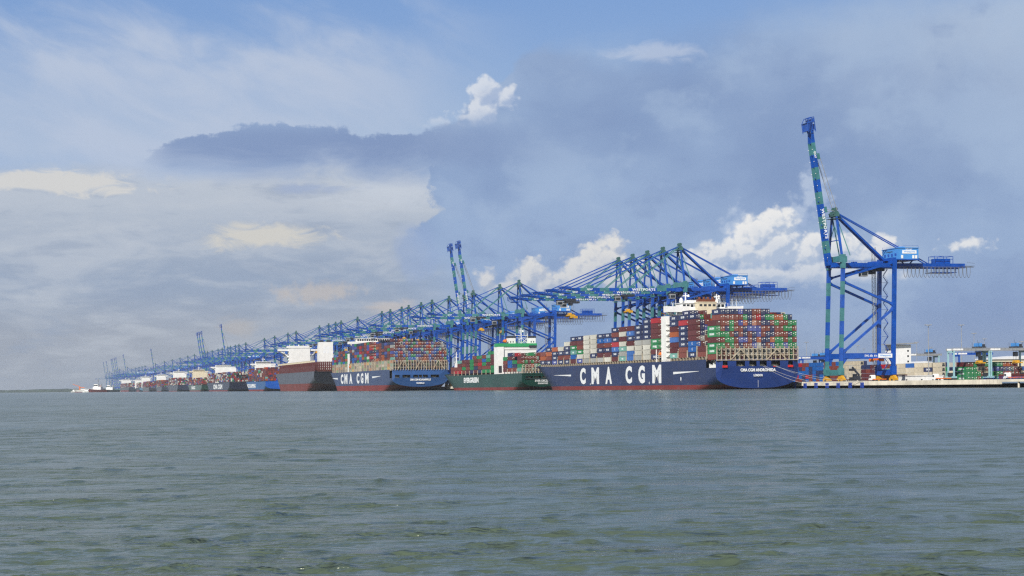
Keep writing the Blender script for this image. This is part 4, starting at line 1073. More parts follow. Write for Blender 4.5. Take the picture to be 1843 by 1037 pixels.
# ---- green ship
gpaint = hullpaint('dark_green_hull_paint', (.016, .062, .052), .5); gtr = hullpaint('green_transom_paint', (.005, .055, .040), .3)
H2 = Hull(296, 32.2, 12.6, 2.2, zb0=2.2, zt0=8.0, La=62, sheer=2.6, rake=.25, wl0=90, dk0=42)
S2 = Ship('container_ship', 'dark green container ship moored between the two navy ships', u_at(940, -44.6), -44.6, H2, [gpaint, redb],
          [(-13.2, -7.6, 8.9, 10.4), (-6.8, -1.2, 8.9, 10.4), (-.4, 5.2, 8.9, 10.4), (6.0, 11.6, 8.9, 10.4)], gtr)
r2 = S2.root; Y2 = lambda px, z=6: S2.y_at(px, z=z)
mooring_deck(r2, -14, 14, 14, 8.5, 11.6, [(-10, 5), (-4, 5), (2, 5), (8, 5)])
text_obj('EVER DECENT', 1.7, 12.6, (1, 0, 0), Vector((0, -.25, 1)).normalized(), (.5, .25 * (12.6 - 6.0) - .08, 6.0), M['sign'], S2.transom, .04)
text_obj('SINGAPORE', 1.2, 7.8, (1, 0, 0), Vector((0, -.25, 1)).normalized(), (.4, .25 * (12.6 - 4.3) - .08, 4.3), M['sign'], S2.transom, .04)
H2.side_text(r2, [('EVERGREEN', Y2(835), Y2(861.3))], 6.2, 10.6, M['sign'], .045)
deckh = {'G': 22, 'M': 34, 'B': 26, 'N': 4, 'U': 4, 'T': 4, 'W': 2, 'R': 4}
def simple_bays(h, y0, y1, base, pal, gaps=(), pitch=14.2, side=None, var=(0, 0, 0, -1), nmax=99):
    out = []; y = y0; i = 0
    while y + 12.2 < y1:
        if any(a - 12.0 < y < b for a, b in gaps): y = [b for a, b in gaps if a - 12.0 < y < b][0]; continue
        hw = min(h.hb(y, h.deck(y)), h.hb(y + 12.2, h.deck(y + 12.2)) + 1.0) - .3; n = min(nmax, max(3, int(2 * hw / 2.5)))
        bt = base(y) if callable(base) else base
        h0 = [max(1, bt + RNG.choice(var)) for _ in range(n)]
        cache = {}
        def colf(c, t, cache=cache, i=i, y=y):
            if side and c == 0:
                q = side(y, t)
                if q: return q
            if (c, t) not in cache: cache[(c, t)] = rcol(pal)
            return cache[(c, t)]
        out.append(dict(y=y, n=n, h=h0, col=colf)); y += pitch; i += 1
    return out
yh2 = Y2(896); gaps2 = [(yh2 - 1, yh2 + 15)]
b2 = simple_bays(H2, 6, H2.L - 40, lambda y: 4 if y < yh2 else (5 if y < yh2 + 45 else (4 if y < yh2 + 115 else 3)), deckh, gaps2, var=(0, 0, 0, 1, -1))
hg2 = [i for i, b in enumerate(b2) if b['y'] > yh2][:1]
S2.stack(b2, lambda b: H2.deck(b['y']) + 1.4, None, house_gap=hg2)
lmg = lash_mesh(30, 12.0, 1, w=.35, n=12).mesh('lashing_bridge', M['beige'])
for b in b2: link('lashing_bridge', lmg, r2, (0, b['y'] - 1.0, H2.deck(b['y']) - 12.4)) if b['n'] > 10 else None
m = lash_mesh(30, 12.0, 2, w=.35, n=12); m.build('stern_lashing_frame', M['beige'], r2, (0, 3, 0))
m = MB(); m.box(-15.9, -10.8, yh2 + .5, yh2 + 12, 11.8, 34.0); m.box(-10.8, 15.8, yh2 + 1.5, yh2 + 11, 11.8, 31.8); m.box(-10.8, 16.1, yh2 + 1, yh2 + 9, 31.8, 34.0)
m.box(-16.2, 16.2, yh2 + .4, yh2 + 9.5, 34.003, 36.6, 1)
m.box(-6.5, -.8, yh2 + 2, yh2 + 9, 34.6, 41.0); m.box(10.2, 15.6, yh2 + 2, yh2 + 9, 34.6, 41.0); m.box(-6.8, -.5, yh2 + 1.8, yh2 + 9.2, 41.0, 42.4, 2); m.box(9.9, 15.9, yh2 + 1.8, yh2 + 9.2, 41.0, 42.4, 2)
for x0, x1 in ((-.5, 4.7), (4.7, 9.9)):
    m.beam((x0, yh2 + 5, 36.6), (x1, yh2 + 5, 41), .3, .3); m.beam((x0, yh2 + 5, 41), (x1, yh2 + 5, 36.6), .3, .3); m.beam((x0, yh2 + 5, 43), (x1, yh2 + 5, 43), .3, .3); m.beam((x0, yh2 + 5, 41), (x1, yh2 + 5, 41), .3, .3)
for x in (-.3, 4.7, 9.8): m.beam((x, yh2 + 5, 36.6), (x, yh2 + 5, 44.5), .35, .35)
m.box(-5.9, -1.6, yh2 + 1.3, yh2 + 1.99, 33.9, 35.2, 2); m.box(9.6, 15.8, yh2 + .2, yh2 + .39, 33.2, 35.0, 2)
bb = m.build('bridge', [M['white'], M['lightgreen'], M['dark']], r2)
windows(bb, [(1.0 + k * 1.5, 1.7 + k * 1.5, yh2 + 1.44, yh2 + 1.495, 26.4, 29.0) for k in range(7)] + [(x, x + .8, yh2 + 1.94, yh2 + 1.995, 37.2, 38.4) for x in (-5.2, -3.2, 11.5, 13.5)])
windows(bb, [(-15.2, -12.6, yh2 + .44, yh2 + .495, 13.5, 19.0)], M['dark'], 'doorway')
mast(bb, 4.6, yh2 + 5, 43, 6, 2)
o = link('lifeboat', LB, loc=P(S2.us + yh2 + 4, S2.vc - 9.0, 36.9), rz=TH); tag(o, 'orange lifeboat high on the white bridge of the green ship', 'lifeboat')

# ---- the second navy ship
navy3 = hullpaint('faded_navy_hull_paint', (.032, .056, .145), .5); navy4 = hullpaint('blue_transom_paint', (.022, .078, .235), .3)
H3 = Hull(415, 54, 20.2, 5.4, zb0=3.6, zt0=11.5, La=92, sheer=1.2)
c3x = lambda q: (q - 1365) / 12.4
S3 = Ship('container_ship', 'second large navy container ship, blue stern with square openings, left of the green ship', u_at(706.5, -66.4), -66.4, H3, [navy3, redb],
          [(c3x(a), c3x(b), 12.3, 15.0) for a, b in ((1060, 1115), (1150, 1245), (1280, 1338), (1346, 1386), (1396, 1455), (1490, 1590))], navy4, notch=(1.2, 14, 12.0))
r3 = S3.root; Y3 = lambda px, z=10: S3.y_at(px, z=z)
mooring_deck(r3, -25, 25, 14, 11.8, 17.0, [(-22, 4), (-14, 4), (-4, 4), (1, 4), (5, 4), (14, 4)])
z8 = lambda q: 560 + q / 6.826
text_obj('CMA CGM BOUGAINVILLE', 1.9, 20.0, (1, 0, 0), (0, 0, 1), (0, -.06, 9.4), M['sign'], S3.transom, .045)
text_obj('MARSEILLE', 1.4, 7.6, (1, 0, 0), (0, 0, 1), (0, -.06, 6.4), M['sign'], S3.transom, .04)
H3.side_text(r3, [(ch, Y3(z8(a)), Y3(z8(b))) for ch, a, b in (('C', 365, 396), ('M', 410, 446), ('A', 470, 506), ('C', 560, 592), ('G', 610, 642), ('M', 664, 706))], 7.6, 18.3, M['sign'], .05)
H3.side_patch(Y3(z8(328)), Y3(z8(245)), 12.6, 14.4, .1, 'up').build('side_stripe', M['sign'], r3)
H3.side_patch(Y3(z8(752)), Y3(z8(856)), 12.6, 14.4, .1, 'up').build('side_stripe', M['sign'], r3)
mixb = {'N': 18, 'P': 16, 'B': 24, 'M': 14, 'O': 10, 'G': 9, 'U': 5, 'R': 4, 'T': 3, 'E': 3, 'W': 1}
def side3(y, t):
    if t < 3: return RNG.choice('NTWGEMOYEN')
    return None
yw3 = Y3(628)
b3 = simple_bays(H3, 2, H3.L - 48, lambda y: 8 if y < 14 else (9 if y < 60 else (10 if y < yw3 - 20 else (9 if y < yw3 + 2 else 8 if y < yw3 + 60 else 6))), mixb, [(yw3, yw3 + 16), (98, 112)], side=side3, pitch=14.6, var=(0, 0, 0, -1, 0))
n0 = b3[0]['n']; b3[0]['h'] = [10] * 5 + [10] * 3 + [9] * 8 + [8] * (n0 - 16)
hg3 = [i for i, b in enumerate(b3) if i and b['y'] - b3[i - 1]['y'] > 20]
S3.stack(b3, lambda b: 20.4, None, house_gap=hg3)
lm3 = lash_mesh(52, 20.0, 3, w=.5, n=21, th=.8).mesh('lashing_bridge', M['beige'])
for b in b3[1:]:
    if b['n'] >= 18: link('lashing_bridge', lm3, r3, (0, b['y'] - 1.2, 0))
m = lash_mesh(54, 19.4, 3, w=.5, n=21, th=.9)
for s0 in (-16.5, 1.0, 18.0):
    m.beam((s0, -.6, 29.0), (s0 - 5.6, -.6, 19.8), .7, .5); m.beam((s0, -.6, 29.0), (s0 + 5.6, -.6, 19.8), .7, .5)
m.build('stern_lashing_frame', M['beige'], r3, (0, .6, 0))
m = MB()
for x in (-26.2,): 
    for y in np.arange(2, 360, 4.85):
        if H3.hb(y, 20) > 26: m.box(x - .3, x + .3, y - .18, y + .18, 19.3, 29.2)
    for z in (22.9, 25.8, 28.7): m.box(x - .1, x + .1, 16, 340, z - .12, z + .02)
m.build('side_stanchions', M['beige'], r3)
m = MB(); m.box(-16, 16, yw3 + 2, yw3 + 13, 19, 50.5); m.box(-27, 27, yw3 + 1.5, yw3 + 9, 50.5, 53.0); m.box(-18, 18, yw3 + 2, yw3 + 13, 53, 56.2)
m.prism([(-27, 50.5), (-23.5, 50.5), (-16, 43.5), (-16, 46)], yw3 + 2, yw3 + 5); m.prism([(27, 50.5), (23.5, 50.5), (16, 43.5), (16, 46)], yw3 + 2, yw3 + 5)
m.box(-26.5, -23, yw3 + 2, yw3 + 10, 19, 40); m.box(-19, 19, yw3 + 1.4, yw3 + 13.6, 56.2, 56.6)
b3h = m.build('bridge', M['white'], r3)
windows(b3h, [(-17 + k * 2.5, -15.2 + k * 2.5, yw3 + 1.9, yw3 + 1.99, 53.8, 55.5) for k in range(14)])
mast(b3h, -4, yw3 + 6, 56.6, 8, 3); mast(b3h, 6, yw3 + 6, 56.6, 6, 2.4); mast(b3h, -13, yw3 + 6, 56.6, 4, 2)
m = MB(); m.box(-8, 8, 99, 109, 19, 47); m.box(-5, 5, 101, 107, 47, 50); m.build('funnel', M['white'], r3)
m = MB(); m.tube([(0, 0, 0), (0, 0, 10)], [.9, .5], 8); m.prism([(-3.2, 0), (3.2, 0), (1.2, 9), (-1.2, 9)], -.6, .6); m.beam((-2.6, 0, 10), (2.6, 0, 10), .8, .5); m.tube([(0, 0, 10), (0, 0, 19)], [.5, .25], 6); m.beam((-1.6, 0, 14), (1.6, 0, 14), .3, .3); m.beam((-1.1, 0, 16.5), (1.1, 0, 16.5), .25, .25)
m.build('foremast', M['white'], r2, (0, H2.L - 12, 15.2))
o = link('lifeboat', LB, loc=P(S3.us + yw3 - 2, S3.vc - 25.6, 24), rz=TH); tag(o, 'orange lifeboat low on the side of the second navy ship', 'lifeboat')

# ---- the empty grey ship
grey = hullpaint('slate_grey_hull_paint', (.085, .095, .125), .4); redl = hullpaint('faded_red_boot_topping', (.17, .045, .040), .8, .7)
H4 = Hull(400, 58, 23.5, 9.2, zb0=6.5, zt0=17.5, La=105, sheer=1.0, rake=.5, bowrake=10)
S4 = Ship('container_ship', 'empty slate grey container ship with maroon deck frames and high white bridge', u_at(566, -70.5), -70.5, H4, [grey, redl], None, hullpaint('dark_grey_transom', (.03, .034, .05), .3))  # transom given a darker grey than the hull sides
r4 = S4.root
lm4 = lash_mesh(56, 22.5, 4, w=.6, n=22, th=1.6).mesh('lashing_bridge', M['maroonsteel'])
for i in range(23):
    y = 6 + i * 14.6
    if y < 345: link('lashing_bridge', lm4, r4, (0, y, 0))
m = MB()
for i in range(22):
    y = 8 + i * 14.6
    if y < 340: m.box(-26, 26, y, y + 12, 22.5, 25.5); m.box(-27.5, -26.6, y, y + 12, 22, 30.5)
m.build('hatch_covers', M['maroonsteel'], r4)
m = MB(); m.box(-.5, .5, -.9, .9, 0, 1.8); m.box(-.65, .65, -1.05, 1.05, 1.803, 2.1); vme = m.mesh('deck_vent', M['cream'])
for i in range(46): link('deck_vent', vme, r4, (-27.5, 6 + i * 7.3, 34.6))
yb4 = u_at(539, S4.vc) - S4.us; yf4 = u_at(586, S4.vc) - S4.us
m = MB(); m.box(-14.5, 14.5, yb4 - 4, yb4 + 8, 22, 58.5); m.box(-16.5, 16.5, yb4 - 4.5, yb4 + 8.5, 58.5, 61.5); m.box(-29, 29, yb4 - 3, yb4 + 4, 54.6, 57.0)
for s in (-1, 1): m.prism([(s * 29, 54.6), (s * 24, 54.6), (s * 14.5, 44.5), (s * 14.5, 47.8)], yb4 - 2, yb4 + 2); m.box(min(s * 20, s * 21.2), max(s * 20, s * 21.2), yb4 - 2, yb4 + 2, 51, 54.6)
for z in (30, 34, 38, 42, 46, 50): m.box(-16.4, -14.5, yb4 - 4, yb4 + 4, z, z + .4); m.box(14.5, 16.4, yb4 - 4, yb4 + 4, z, z + .4)
for k in range(5): m.tube([(-13 + k * 6.2, yb4, 61.5), (-13 + k * 6.2, yb4, 64 + (k % 2) * 2)], .3, 5)
b4 = m.build('bridge', M['white'], r4); mast(b4, 0, yb4, 61.5, 7, 3)
m = MB(); m.box(-8.6, 8.6, yf4 - 8, yf4 + 8, 22, 60.5); f4 = m.build('funnel', M['white'], r4)
windows(f4, [(x - 2.0, x + 2.0, yf4 - 4, yf4 + 4, 60.503, 63) for x in (-4.6, 4.2)], M['dark'], 'exhaust_pipe')
windows(f4, [(x - 1.5, x + 1.5, yf4 - 8.06, yf4 - 8.005, z, z + 3.2) for x in (-2.0, 2.2) for z in (47, 51.5)], M['sign'], 'louvre')
m = MB(); m.box(-24, 24, 4.5, 6, 23.4, 24.2); m.box(-24, 24, 4.5, 6, 27, 27.4)
for x in range(-24, 25, 4): m.beam((x, 5, 23), (x, 5, 28), .3, .3)
m.build('stern_rail', M['brown'], r4)

# ---- the ships beyond, smaller and smaller
def far_ship(label, pxs, pxb, v0, B, zd, boot, hcol, tcol, tiers, pal, bridge_px, bw, btop, bmat, text=None, textz=None, tpx=None, boots=None, rake=.2, extra=None, minL=None):
    us = u_at(pxs, v0); L = u_at(pxb, v0) - us
    h = Hull(L, B, zd, boot, zb0=3.0, zt0=8.5, La=min(85, L * .25), sheer=1.5, rake=rake, wl0=min(100, L * .28), dk0=min(50, L * .15))
    s = Ship('container_ship', label, us, v0, h, [hullpaint('far_hull_paint', hcol, .3), boots or redb], None, hullpaint('far_transom_paint', tcol, .2) if tcol else None)
    yb_ = u_at(bridge_px, s.vc, zd + 20) - us
    if tiers: 
        bs = simple_bays(h, 4, L - 45, lambda y: max(1, tiers + int(2 * math.sin(y * .07))), pal, [(yb_ - 1, yb_ + 14)], pitch=14.6)
        s.stack(bs, lambda b: zd + 1.2, None)
    m = MB(); m.box(-bw * .32, bw * .32, yb_, yb_ + 12, zd - 1, btop - 3); m.box(-bw / 2, bw / 2, yb_ + 1, yb_ + 7, btop - 3, btop - .8); m.box(-bw * .3, bw * .3, yb_, yb_ + 10, btop - .8, btop + 2.4)
    for q in (-1, 1): m.prism([(q * bw / 2, btop - 3), (q * bw * .42, btop - 3), (q * bw * .32, btop - 8), (q * bw * .32, btop - 6)], yb_ + 1.5, yb_ + 4)
    b_ = m.build('bridge', bmat, s.root)
    m = MB(); m.box(-bw * .29, bw * .29, yb_ - .08, yb_ - .005, btop + .2, btop + 1.5); m.build('glazing', M['glass'], b_)
    mast(b_, 0, yb_ + 4, btop + 2.4, 7, 3)
    m = MB(); fy = max(14, yb_ - L * .3) if yb_ > L * .35 else yb_ + 30
    m.box(-bw * .2, bw * .2, fy, fy + 9, zd - 1, btop - 5); m.build('funnel', bmat, s.root)
    if text: h.side_text(s.root, [(text, u_at(tpx[0], v0) - us, u_at(tpx[1], v0) - us)], textz[0], textz[1], M['sign'], .05)
    return s
redpal = {'B': 36, 'M': 30, 'O': 6, 'P': 8, 'N': 8, 'G': 4, 'W': 5, 'T': 2, 'R': 3}
mixpal = {'B': 22, 'M': 22, 'P': 10, 'N': 10, 'W': 14, 'E': 10, 'G': 5, 'R': 5, 'T': 3, 'O': 4}
S5 = far_ship('bright blue container ship with red containers beyond the empty grey ship', 478, 438, -55, 43, 14.8, 2.6, (.025, .11, .30), (.006, .10, .50), 6, redpal, 474, 40, 45, M['white'], 'COSCO SHIPPING', (5.2, 11.5), (442.5, 460), rake=.1)
S6 = far_ship('smaller third navy container ship, distant, with a white block on its stern deck', 413, 368, -58, 45.6, 16, 2, (.045, .055, .095), (.016, .02, .055), 5, mixpal, 402, 47, 48, M['white'], 'CMA CGM', (4.0, 13.0), (384, 400), rake=.4)
m = MB(); m.box(-20, 20, 6, 60, 16, 16.5); m.box(-19, 19, 8, 58, 16.5, 25.5); m.box(-19.4, 19.4, 7.6, 58.4, 25.5, 26.0); m.build('deck_cargo_cover', M['white'], S6.root)
S7 = far_ship('grey green container ship with a cream bridge, beyond the distant navy ship', 363, 335, -52, 40, 13.5, 2, (.09, .14, .13), (.03, .09, .07), 4, redpal, 358, 42, 46, M['cream'], 'UASC', (4.5, 11.5), (344.5, 351.5), rake=.4)
S8 = far_ship('distant blue grey container ship with a low dark stern, left of the grey green one', 320, 299, -54, 42, 15, 1.6, (.075, .085, .12), (.04, .05, .10), 5, mixpal, 322, 44, 48, M['white'], rake=.3)
S9 = far_ship('distant grey container ship under red containers, just left of the low dark sterned one', 291, 279, -50, 36, 13, 1.5, (.10, .11, .14), (.06, .07, .11), 5, redpal, 290, 38, 46, M['white'])
S10 = far_ship('distant pale grey container ship with a white emblem, under red and orange containers', 268.5, 254, -50, 36, 12.5, 1.2, (.12, .13, .15), (.05, .05, .07), 5, redpal, 262, 38, 46, M['white'])
S11 = far_ship('distant dark hulled ship with a pale blue and red stern, before the far cranes', 251, 243.5, -46, 32, 12, 4, (.03, .035, .05), (.16, .33, .50), 5, mixpal, 249, 34, 40, M['white'])
S12 = far_ship('farthest large ship, grey with a red waterline and a broad white bridge', 232, 215, -50, 44, 16, 5, (.09, .10, .12), (.04, .06, .09), 4, mixpal, 226, 50, 46, M['white'])

# ------------------------------------------------------------------ the container yard behind the quay
def yard_bay(px0, px1, v, tiers, L=None, desc='', depth=1, u0=None):
    """one bay of a yard row: long sides seen from the water"""
    ua = u_at(px1, v, QZ) if u0 is None else u0
    ub = u_at(px0, v, QZ) if u0 is None else u0 + 12.19
    n = max(1, int(round((ub - ua) / 12.6))) ; step = (ub - ua) / n
    return ua, n, step
YARD = []
def yrow(px_r, px_l, v, cols, place, depth=2):
    """cols: strings (bottom to top) for successive bays from the near (right) end leftwards"""
    ua, ub = u_at(px_r, v, QZ), u_at(px_l, v, QZ); step = (ub - ua) / len(cols); L = 12.19 if step > 9 else 6.06
    for i, cs in enumerate(cols):
        for d in range(depth):
            for t, c in enumerate(cs):
                if c == '-': continue
                cc = c if d == 0 else rcol(MIXA)
                u = ua + step * (i + .5); sc = F / P(u, v).y
                CONT.append(dict(u=u, v=v + d * 2.6, z=QZ + .02 + t * CP, L=min(L, step - .6), c=cc, side=d == 0, s=sc, w=(12.0 * L / 12.2 * sc * sc) if d == 0 else 0,
                     lab='%s container, %s up, %s from right, %s' % (CCOL[cc][0], ORD[t], ORD[i], place)))
def yblock(px0, u0, ncol, rows, place, v0=None):
    """ends facing the viewer; rows bottom to top, each a string of ncol colours"""
    v0 = v_at(px0, u0, QZ) if v0 is None else v0; sc = F / P(u0, v0).y
    for t, rw in enumerate(rows):
        for c, ch in enumerate(rw):
            if ch == '-': continue
            v = v0 + 1.25 + c * 2.6 + (c // 6) * 4.5
            for k in range(2):
                CONT.append(dict(u=u0 + 6.1 + k * 12.5, v=v, z=QZ + .02 + t * CP, L=12.19, c=ch if k == 0 else rcol(MIXA), side=c == 0, s=sc,
                     w=(6.8 + (12 if c == 0 else 0)) * sc * sc if k == 0 else 0,
                     lab='%s container, %s up, %s column from left, %s' % (CCOL[ch][0], ORD[t], ORD[c], place)))
yblock(1739, 151, 12, ["GGGBGBGBUBBM", "GGGGBGGGNBTB", "GGGCCBPNPPTR", "MBGBBGGGOOBR"], 'green yard block')
yblock(1806, 151, 8, ["NPUUNNBB", "RRRRMMTN", "NNNNBUNN"], 'yard block at the right edge', v0=None)
yrow(1699, 1617, 146, ["MCCC", "CCNC", "CCCC", "CCCU", "CCCC"], 'cream yard row right of the tall crane')
yrow(1616, 1578, 150, ["CCUC", "MTTB", "BBTR", "NBMB"], 'yard row behind the tall crane legs')
yrow(1577, 1553, 150, ["MMMM", "MMBN", "MMMN"], 'maroon yard row behind the tall crane')
yrow(1552, 1516, 152, ["CCCCC", "CWCCC", "CCCWC", "WCCCC", "CCCCC"], 'tall cream block between the crane legs')
yrow(1514, 1486, 152, ["BBRBU", "MBUBB", "NBBBU", "BUUBB"], 'yard row behind the crane sea legs')
yrow(1484, 1434, 154, ["UUNUU", "BNNUU", "UUUUU", "BBNNU", "URUUB", "NNUBB", "BUUNR", "BRUUN"], 'blue yard row by the navy stern')
yrow(1484, 1420, 175, ["UNUUB", "BNRNU", "NUUUB", "BBNNU", "UBUUB", "NNUBB"], 'second blue yard row by the navy stern')

# containers become objects: the 300 that show largest one by one, the rest as one mass
CCMAT = {k: paint('container_%s' % v[0].replace(' ', '_'), v[1], .5, .12, .35, .35, (.10, .055, .03), rnd=.14) for k, v in CCOL.items()}
M['bars'] = paint('door_gear_steel', (.17, .165, .155), .5, .1, .5); M['plac'] = paint('white_placard', (.75, .74, .70), .6, .05, .5); M['yplac'] = paint('yellow_placard', (.70, .45, .06), .6, .05, .5)
def panel(m, o, a, b, w, r, nrm):
    """a framed face: o corner, a and b edge vectors, w frame width, r recess"""
    o, a, b, nrm = Vector(o), Vector(a), Vector(b), Vector(nrm); la, lb = a.length, b.length; ua, ub = a / la, b / lb
    q = [o, o + a, o + a + b, o + b]
    i = [o + ua * w + ub * w, o + ua * (la - w) + ub * w, o + ua * (la - w) + ub * (lb - w), o + ua * w + ub * (lb - w)]
    d = [p - nrm * r for p in i]
    for k in range(4):
        j = (k + 1) % 4; m.face([q[k], q[j], i[j], i[k]], 0); m.face([i[k], i[j], d[j], d[k]], 0)
    m.face(d, 0)
def container_mb(m, L, code, var, off=None):
    x, y, h = CW / 2, L / 2, CH
    n0 = len(m.v)
    panel(m, (-x, -y, 0), (2 * x, 0, 0), (0, 0, h), .14, .07, (0, -1, 0)); panel(m, (x, y, 0), (-2 * x, 0, 0), (0, 0, h), .14, .07, (0, 1, 0))
    panel(m, (-x, y, 0), (0, -2 * y, 0), (0, 0, h), .13, .06, (-1, 0, 0)); panel(m, (x, -y, 0), (0, 2 * y, 0), (0, 0, h), .13, .06, (1, 0, 0))
    m.face([(-x, -y, h), (x, -y, h), (x, y, h), (-x, y, h)], 0); m.face([(-x, y, 0), (x, y, 0), (x, -y, 0), (-x, -y, 0)], 0)
    if code in 'WC':                                             # refrigerated box: machinery end
        m.box(-x + .3, x - .3, -y - .02, -y + .066, .35, 1.35, 2); m.box(-.75, .75, -y - .03, -y + .066, 1.5, 2.3, 2)
    else:
        for xx in (-.75, -.32, .32, .75): m.box(xx - .04, xx + .04, -y - .01, -y + .066, .2, h - .2, 1)
        for (xx, zz, w_, h_, mi) in ((.25, 1.75, .7, .42, 3), (-.85, 1.45, .5, .32, 3), (.35, .85, .42, .3, 4 if var == 1 else 3), (-.8, 2.1, .4, .25, 3))[:1 + var]:
            m.box(xx, xx + w_, -y - .025, -y + .05, zz, zz + h_, mi)
    if off is not None:
        for k in range(n0, len(m.v)): p = m.v[k]; m.v[k] = off(p)
    return m
CMES = {}
def cont_mesh(L, code, var):
    k = (round(L, 1), code, var)
    if k not in CMES:
        CMES[k] = container_mb(MB(), L, code, var).mesh('shipping_container', [CCMAT[code], M['bars'], M['dark'], M['plac'], M['yplac']])
    return CMES[k]
CLET = {}
def cont_letter(code):
    if code not in CLET:
        spec = {'N': [('CMA CGM', 1.15, 5.2, .9)], 'G': [('EVERGREEN', 1.1, 6.6, .9)], 'P': [('CMA CGM', 1.1, 5.0, .9)], 'T': [('tex', 1.2, 3.6, .8)], 'U': [('K', 1.4, 1.2, .8)]}.get(code)
        if not spec: CLET[code] = None
        else:
            vs, fs = [], []
            for (t, h, w, z) in spec:
                a, f = text_mesh(t, h, w, .05, .02); q = place_text(a, (0, -1, 0), (0, 0, 1), (-CW / 2 + .05, 0, z)); n = len(vs); vs += [tuple(p) for p in q]; fs += [tuple(i + n for i in g_) for g_ in f]
            me = bpy.data.meshes.new('lettering'); me.from_pydata(vs, [], fs); me.materials.append(M['sign']); CLET[code] = me
    return CLET[code]
CONT.sort(key=lambda d: -d['w'])
named = [d for d in CONT if d['lab']]
HIDE = set()
pick = [d for d in named if d['w'] > 0 and d['lab'] not in HIDE][:300]
pid = set(id(d) for d in pick)
for d in pick:
    o = link('shipping_container', cont_mesh(d['L'], d['c'], RNG.randrange(3)), loc=P(d['u'], d['v'], d['z']), rz=TH)
    tag(o, d['lab'], 'container', 'shipping containers stacked on the navy ship and in the yard')
    if d['side'] and d['L'] > 9 and cont_letter(d['c']) and not (d['c'] == 'U' and RNG.random() < .5): link('lettering', cont_letter(d['c']), o)
rest = MB(); codes = sorted(CCOL); base = {c: i * 1 for i, c in enumerate(codes)}
ex = [M['bars'], M['dark'], M['plac'], M['yplac']]; nb = len(codes)
for d in CONT:
    if id(d) in pid: continue
    p0 = P(d['u'], d['v'], d['z']); off = lambda p, p0=p0: (p0.x + CS * p[0] - SN * p[1], p0.y + SN * p[0] + CS * p[1], p0.z + p[2])
    f0 = len(rest.f)
    if d['s'] > 1.4 and d['w'] > 0: container_mb(rest, d['L'], d['c'], RNG.randrange(3), off)
    else:
        n0 = len(rest.v); rest.box(-CW / 2, CW / 2, -d['L'] / 2, d['L'] / 2, .06, CH - .04, 0)
        for k in range(n0, len(rest.v)): rest.v[k] = off(rest.v[k])
    for k in range(f0, len(rest.f)):
        mi = rest.m[k]; rest.m[k] = base[d['c']] if mi == 0 else nb + mi - 1
tag(rest.build('stacked_containers', [CCMAT[c] for c in codes] + ex), 'mass of smaller coloured containers stacked on the ships and in the yard', 'containers', kind='stuff')

# ------------------------------------------------------------------ yard gantries, lamps, buildings, vehicles
def gantry(px, u, label, tealm, scale=1.0, blue=False, span=24.0, H=18.8):
    v = v_at(px, u, QZ); root = empty('yard_gantry_crane', P(u, v, QZ), TH); mt = M['blue'] if blue else M['teal']
    tag(root, label, 'gantry crane', 'rubber tyred gantry cranes in the yard')
    lm = MB(); lm.beam((0, 0, 2.6), (0, 0, H - 1.0), .85, 1.0, 0, (0, 1, 0)); lmm = lm.mesh('leg', mt)
    for x in (0, span):
        for y in (-3.6, 3.6): link('leg', lmm, root, (x, y, 0))
        m = MB(); m.box(x - .7, x + .7, -6.2, 6.2, 1.7, 2.9); m.box(x - 1.2, x + 1.2, -2.2, 2.4, 2.9, 5.0, 1); m.box(x - .9, x + .9, -1.2, 1.0, 5.0, 6.2, 2); m.build('sill_beam', [mt, M['dark'], M['cream']], root)
        m = MB(); m.tube([(-.45, 0, 0), (.45, 0, 0)], .85, 12); wme = m.mesh('wheel', M['rubber'])
        for y in (-5.2, -3.2, 3.2, 5.2): link('wheel', wme, root, (x, y, .85))
        m = MB(); m.box(x - .5, x + .5, -4.2, 4.2, H - 1.6, H - .4); m.build('end_beam', mt, root)
    m = MB()
    for y in (-3.6, 3.6): m.box(-1.2, span + 2.4, y - .55, y + .55, H - .4, H + 1.1); m.box(-1.0, 6.0, y - .59, y + .59, H - .1, H + .95, 1)
    for y in (-4.6, 4.6):
        m.beam((-1, y, H + 1.6), (span + 2, y, H + 1.6), .08, .08)
        for x in np.arange(-1, span + 2, 2.5): m.beam((x, y, H + .6), (x, y, H + 1.6), .07, .07)
    m.build('top_beam', [mt if blue else M['grey'], M['white']], root)
    tx = span * .80
    m = MB(); m.box(tx - 2.6, tx + 2.6, -4.0, 4.0, H + 1.302, H + 2.2); m.box(tx - 2.2, tx + 1.0, -2.0, 2.5, H + 2.2, H + 4.2, 1); m.box(tx + 1.2, tx + 2.4, -3, -.5, H + 2.2, H + 3.6); m.tube([(tx - 1, 0, H + 4.2), (tx - 1, 0, H + 6.4)], .08, 4)
    for x in (tx - 2.5, tx + 2.5):
        for y in (-3.9, 3.9): m.beam((x, y, H + 2.2), (x, y, H + 4.8), .12, .12, 0)
    m.build('trolley', [M['dark'], M['house']], root)
    m = MB(); m.box(tx - 2.4, tx - .2, -2.6, -.2, H - 4.0, H - 1.2); m.box(tx - 2.46, tx - 2.405, -2.4, -.4, H - 3.4, H - 1.8, 1); m.box(tx - 2.2, tx - .4, -2.66, -2.605, H - 3.4, H - 1.8, 1); m.build('operator_cab', [M['dark'], M['glass']], root)
    m = MB(); zs = H - 8.2; m.box(tx - 1.2, tx + 1.2, -6.0, 6.0, zs, zs + .7); m.box(tx - 1.6, tx + 1.6, -1.5, 1.5, zs + .7, zs + 1.8)
    for x in (tx - 1, tx + 1):
        for y in (-1.2, 1.2): m.beam((x, y, zs + 1.8), (x, y, H + 1.4), .08, .08, 1)
    m.build('spreader', [M['yellow'], M['dark']], root)
    return root
gantry(1712, 148, 'pale teal yard gantry over the green container block, left of its twin', True)
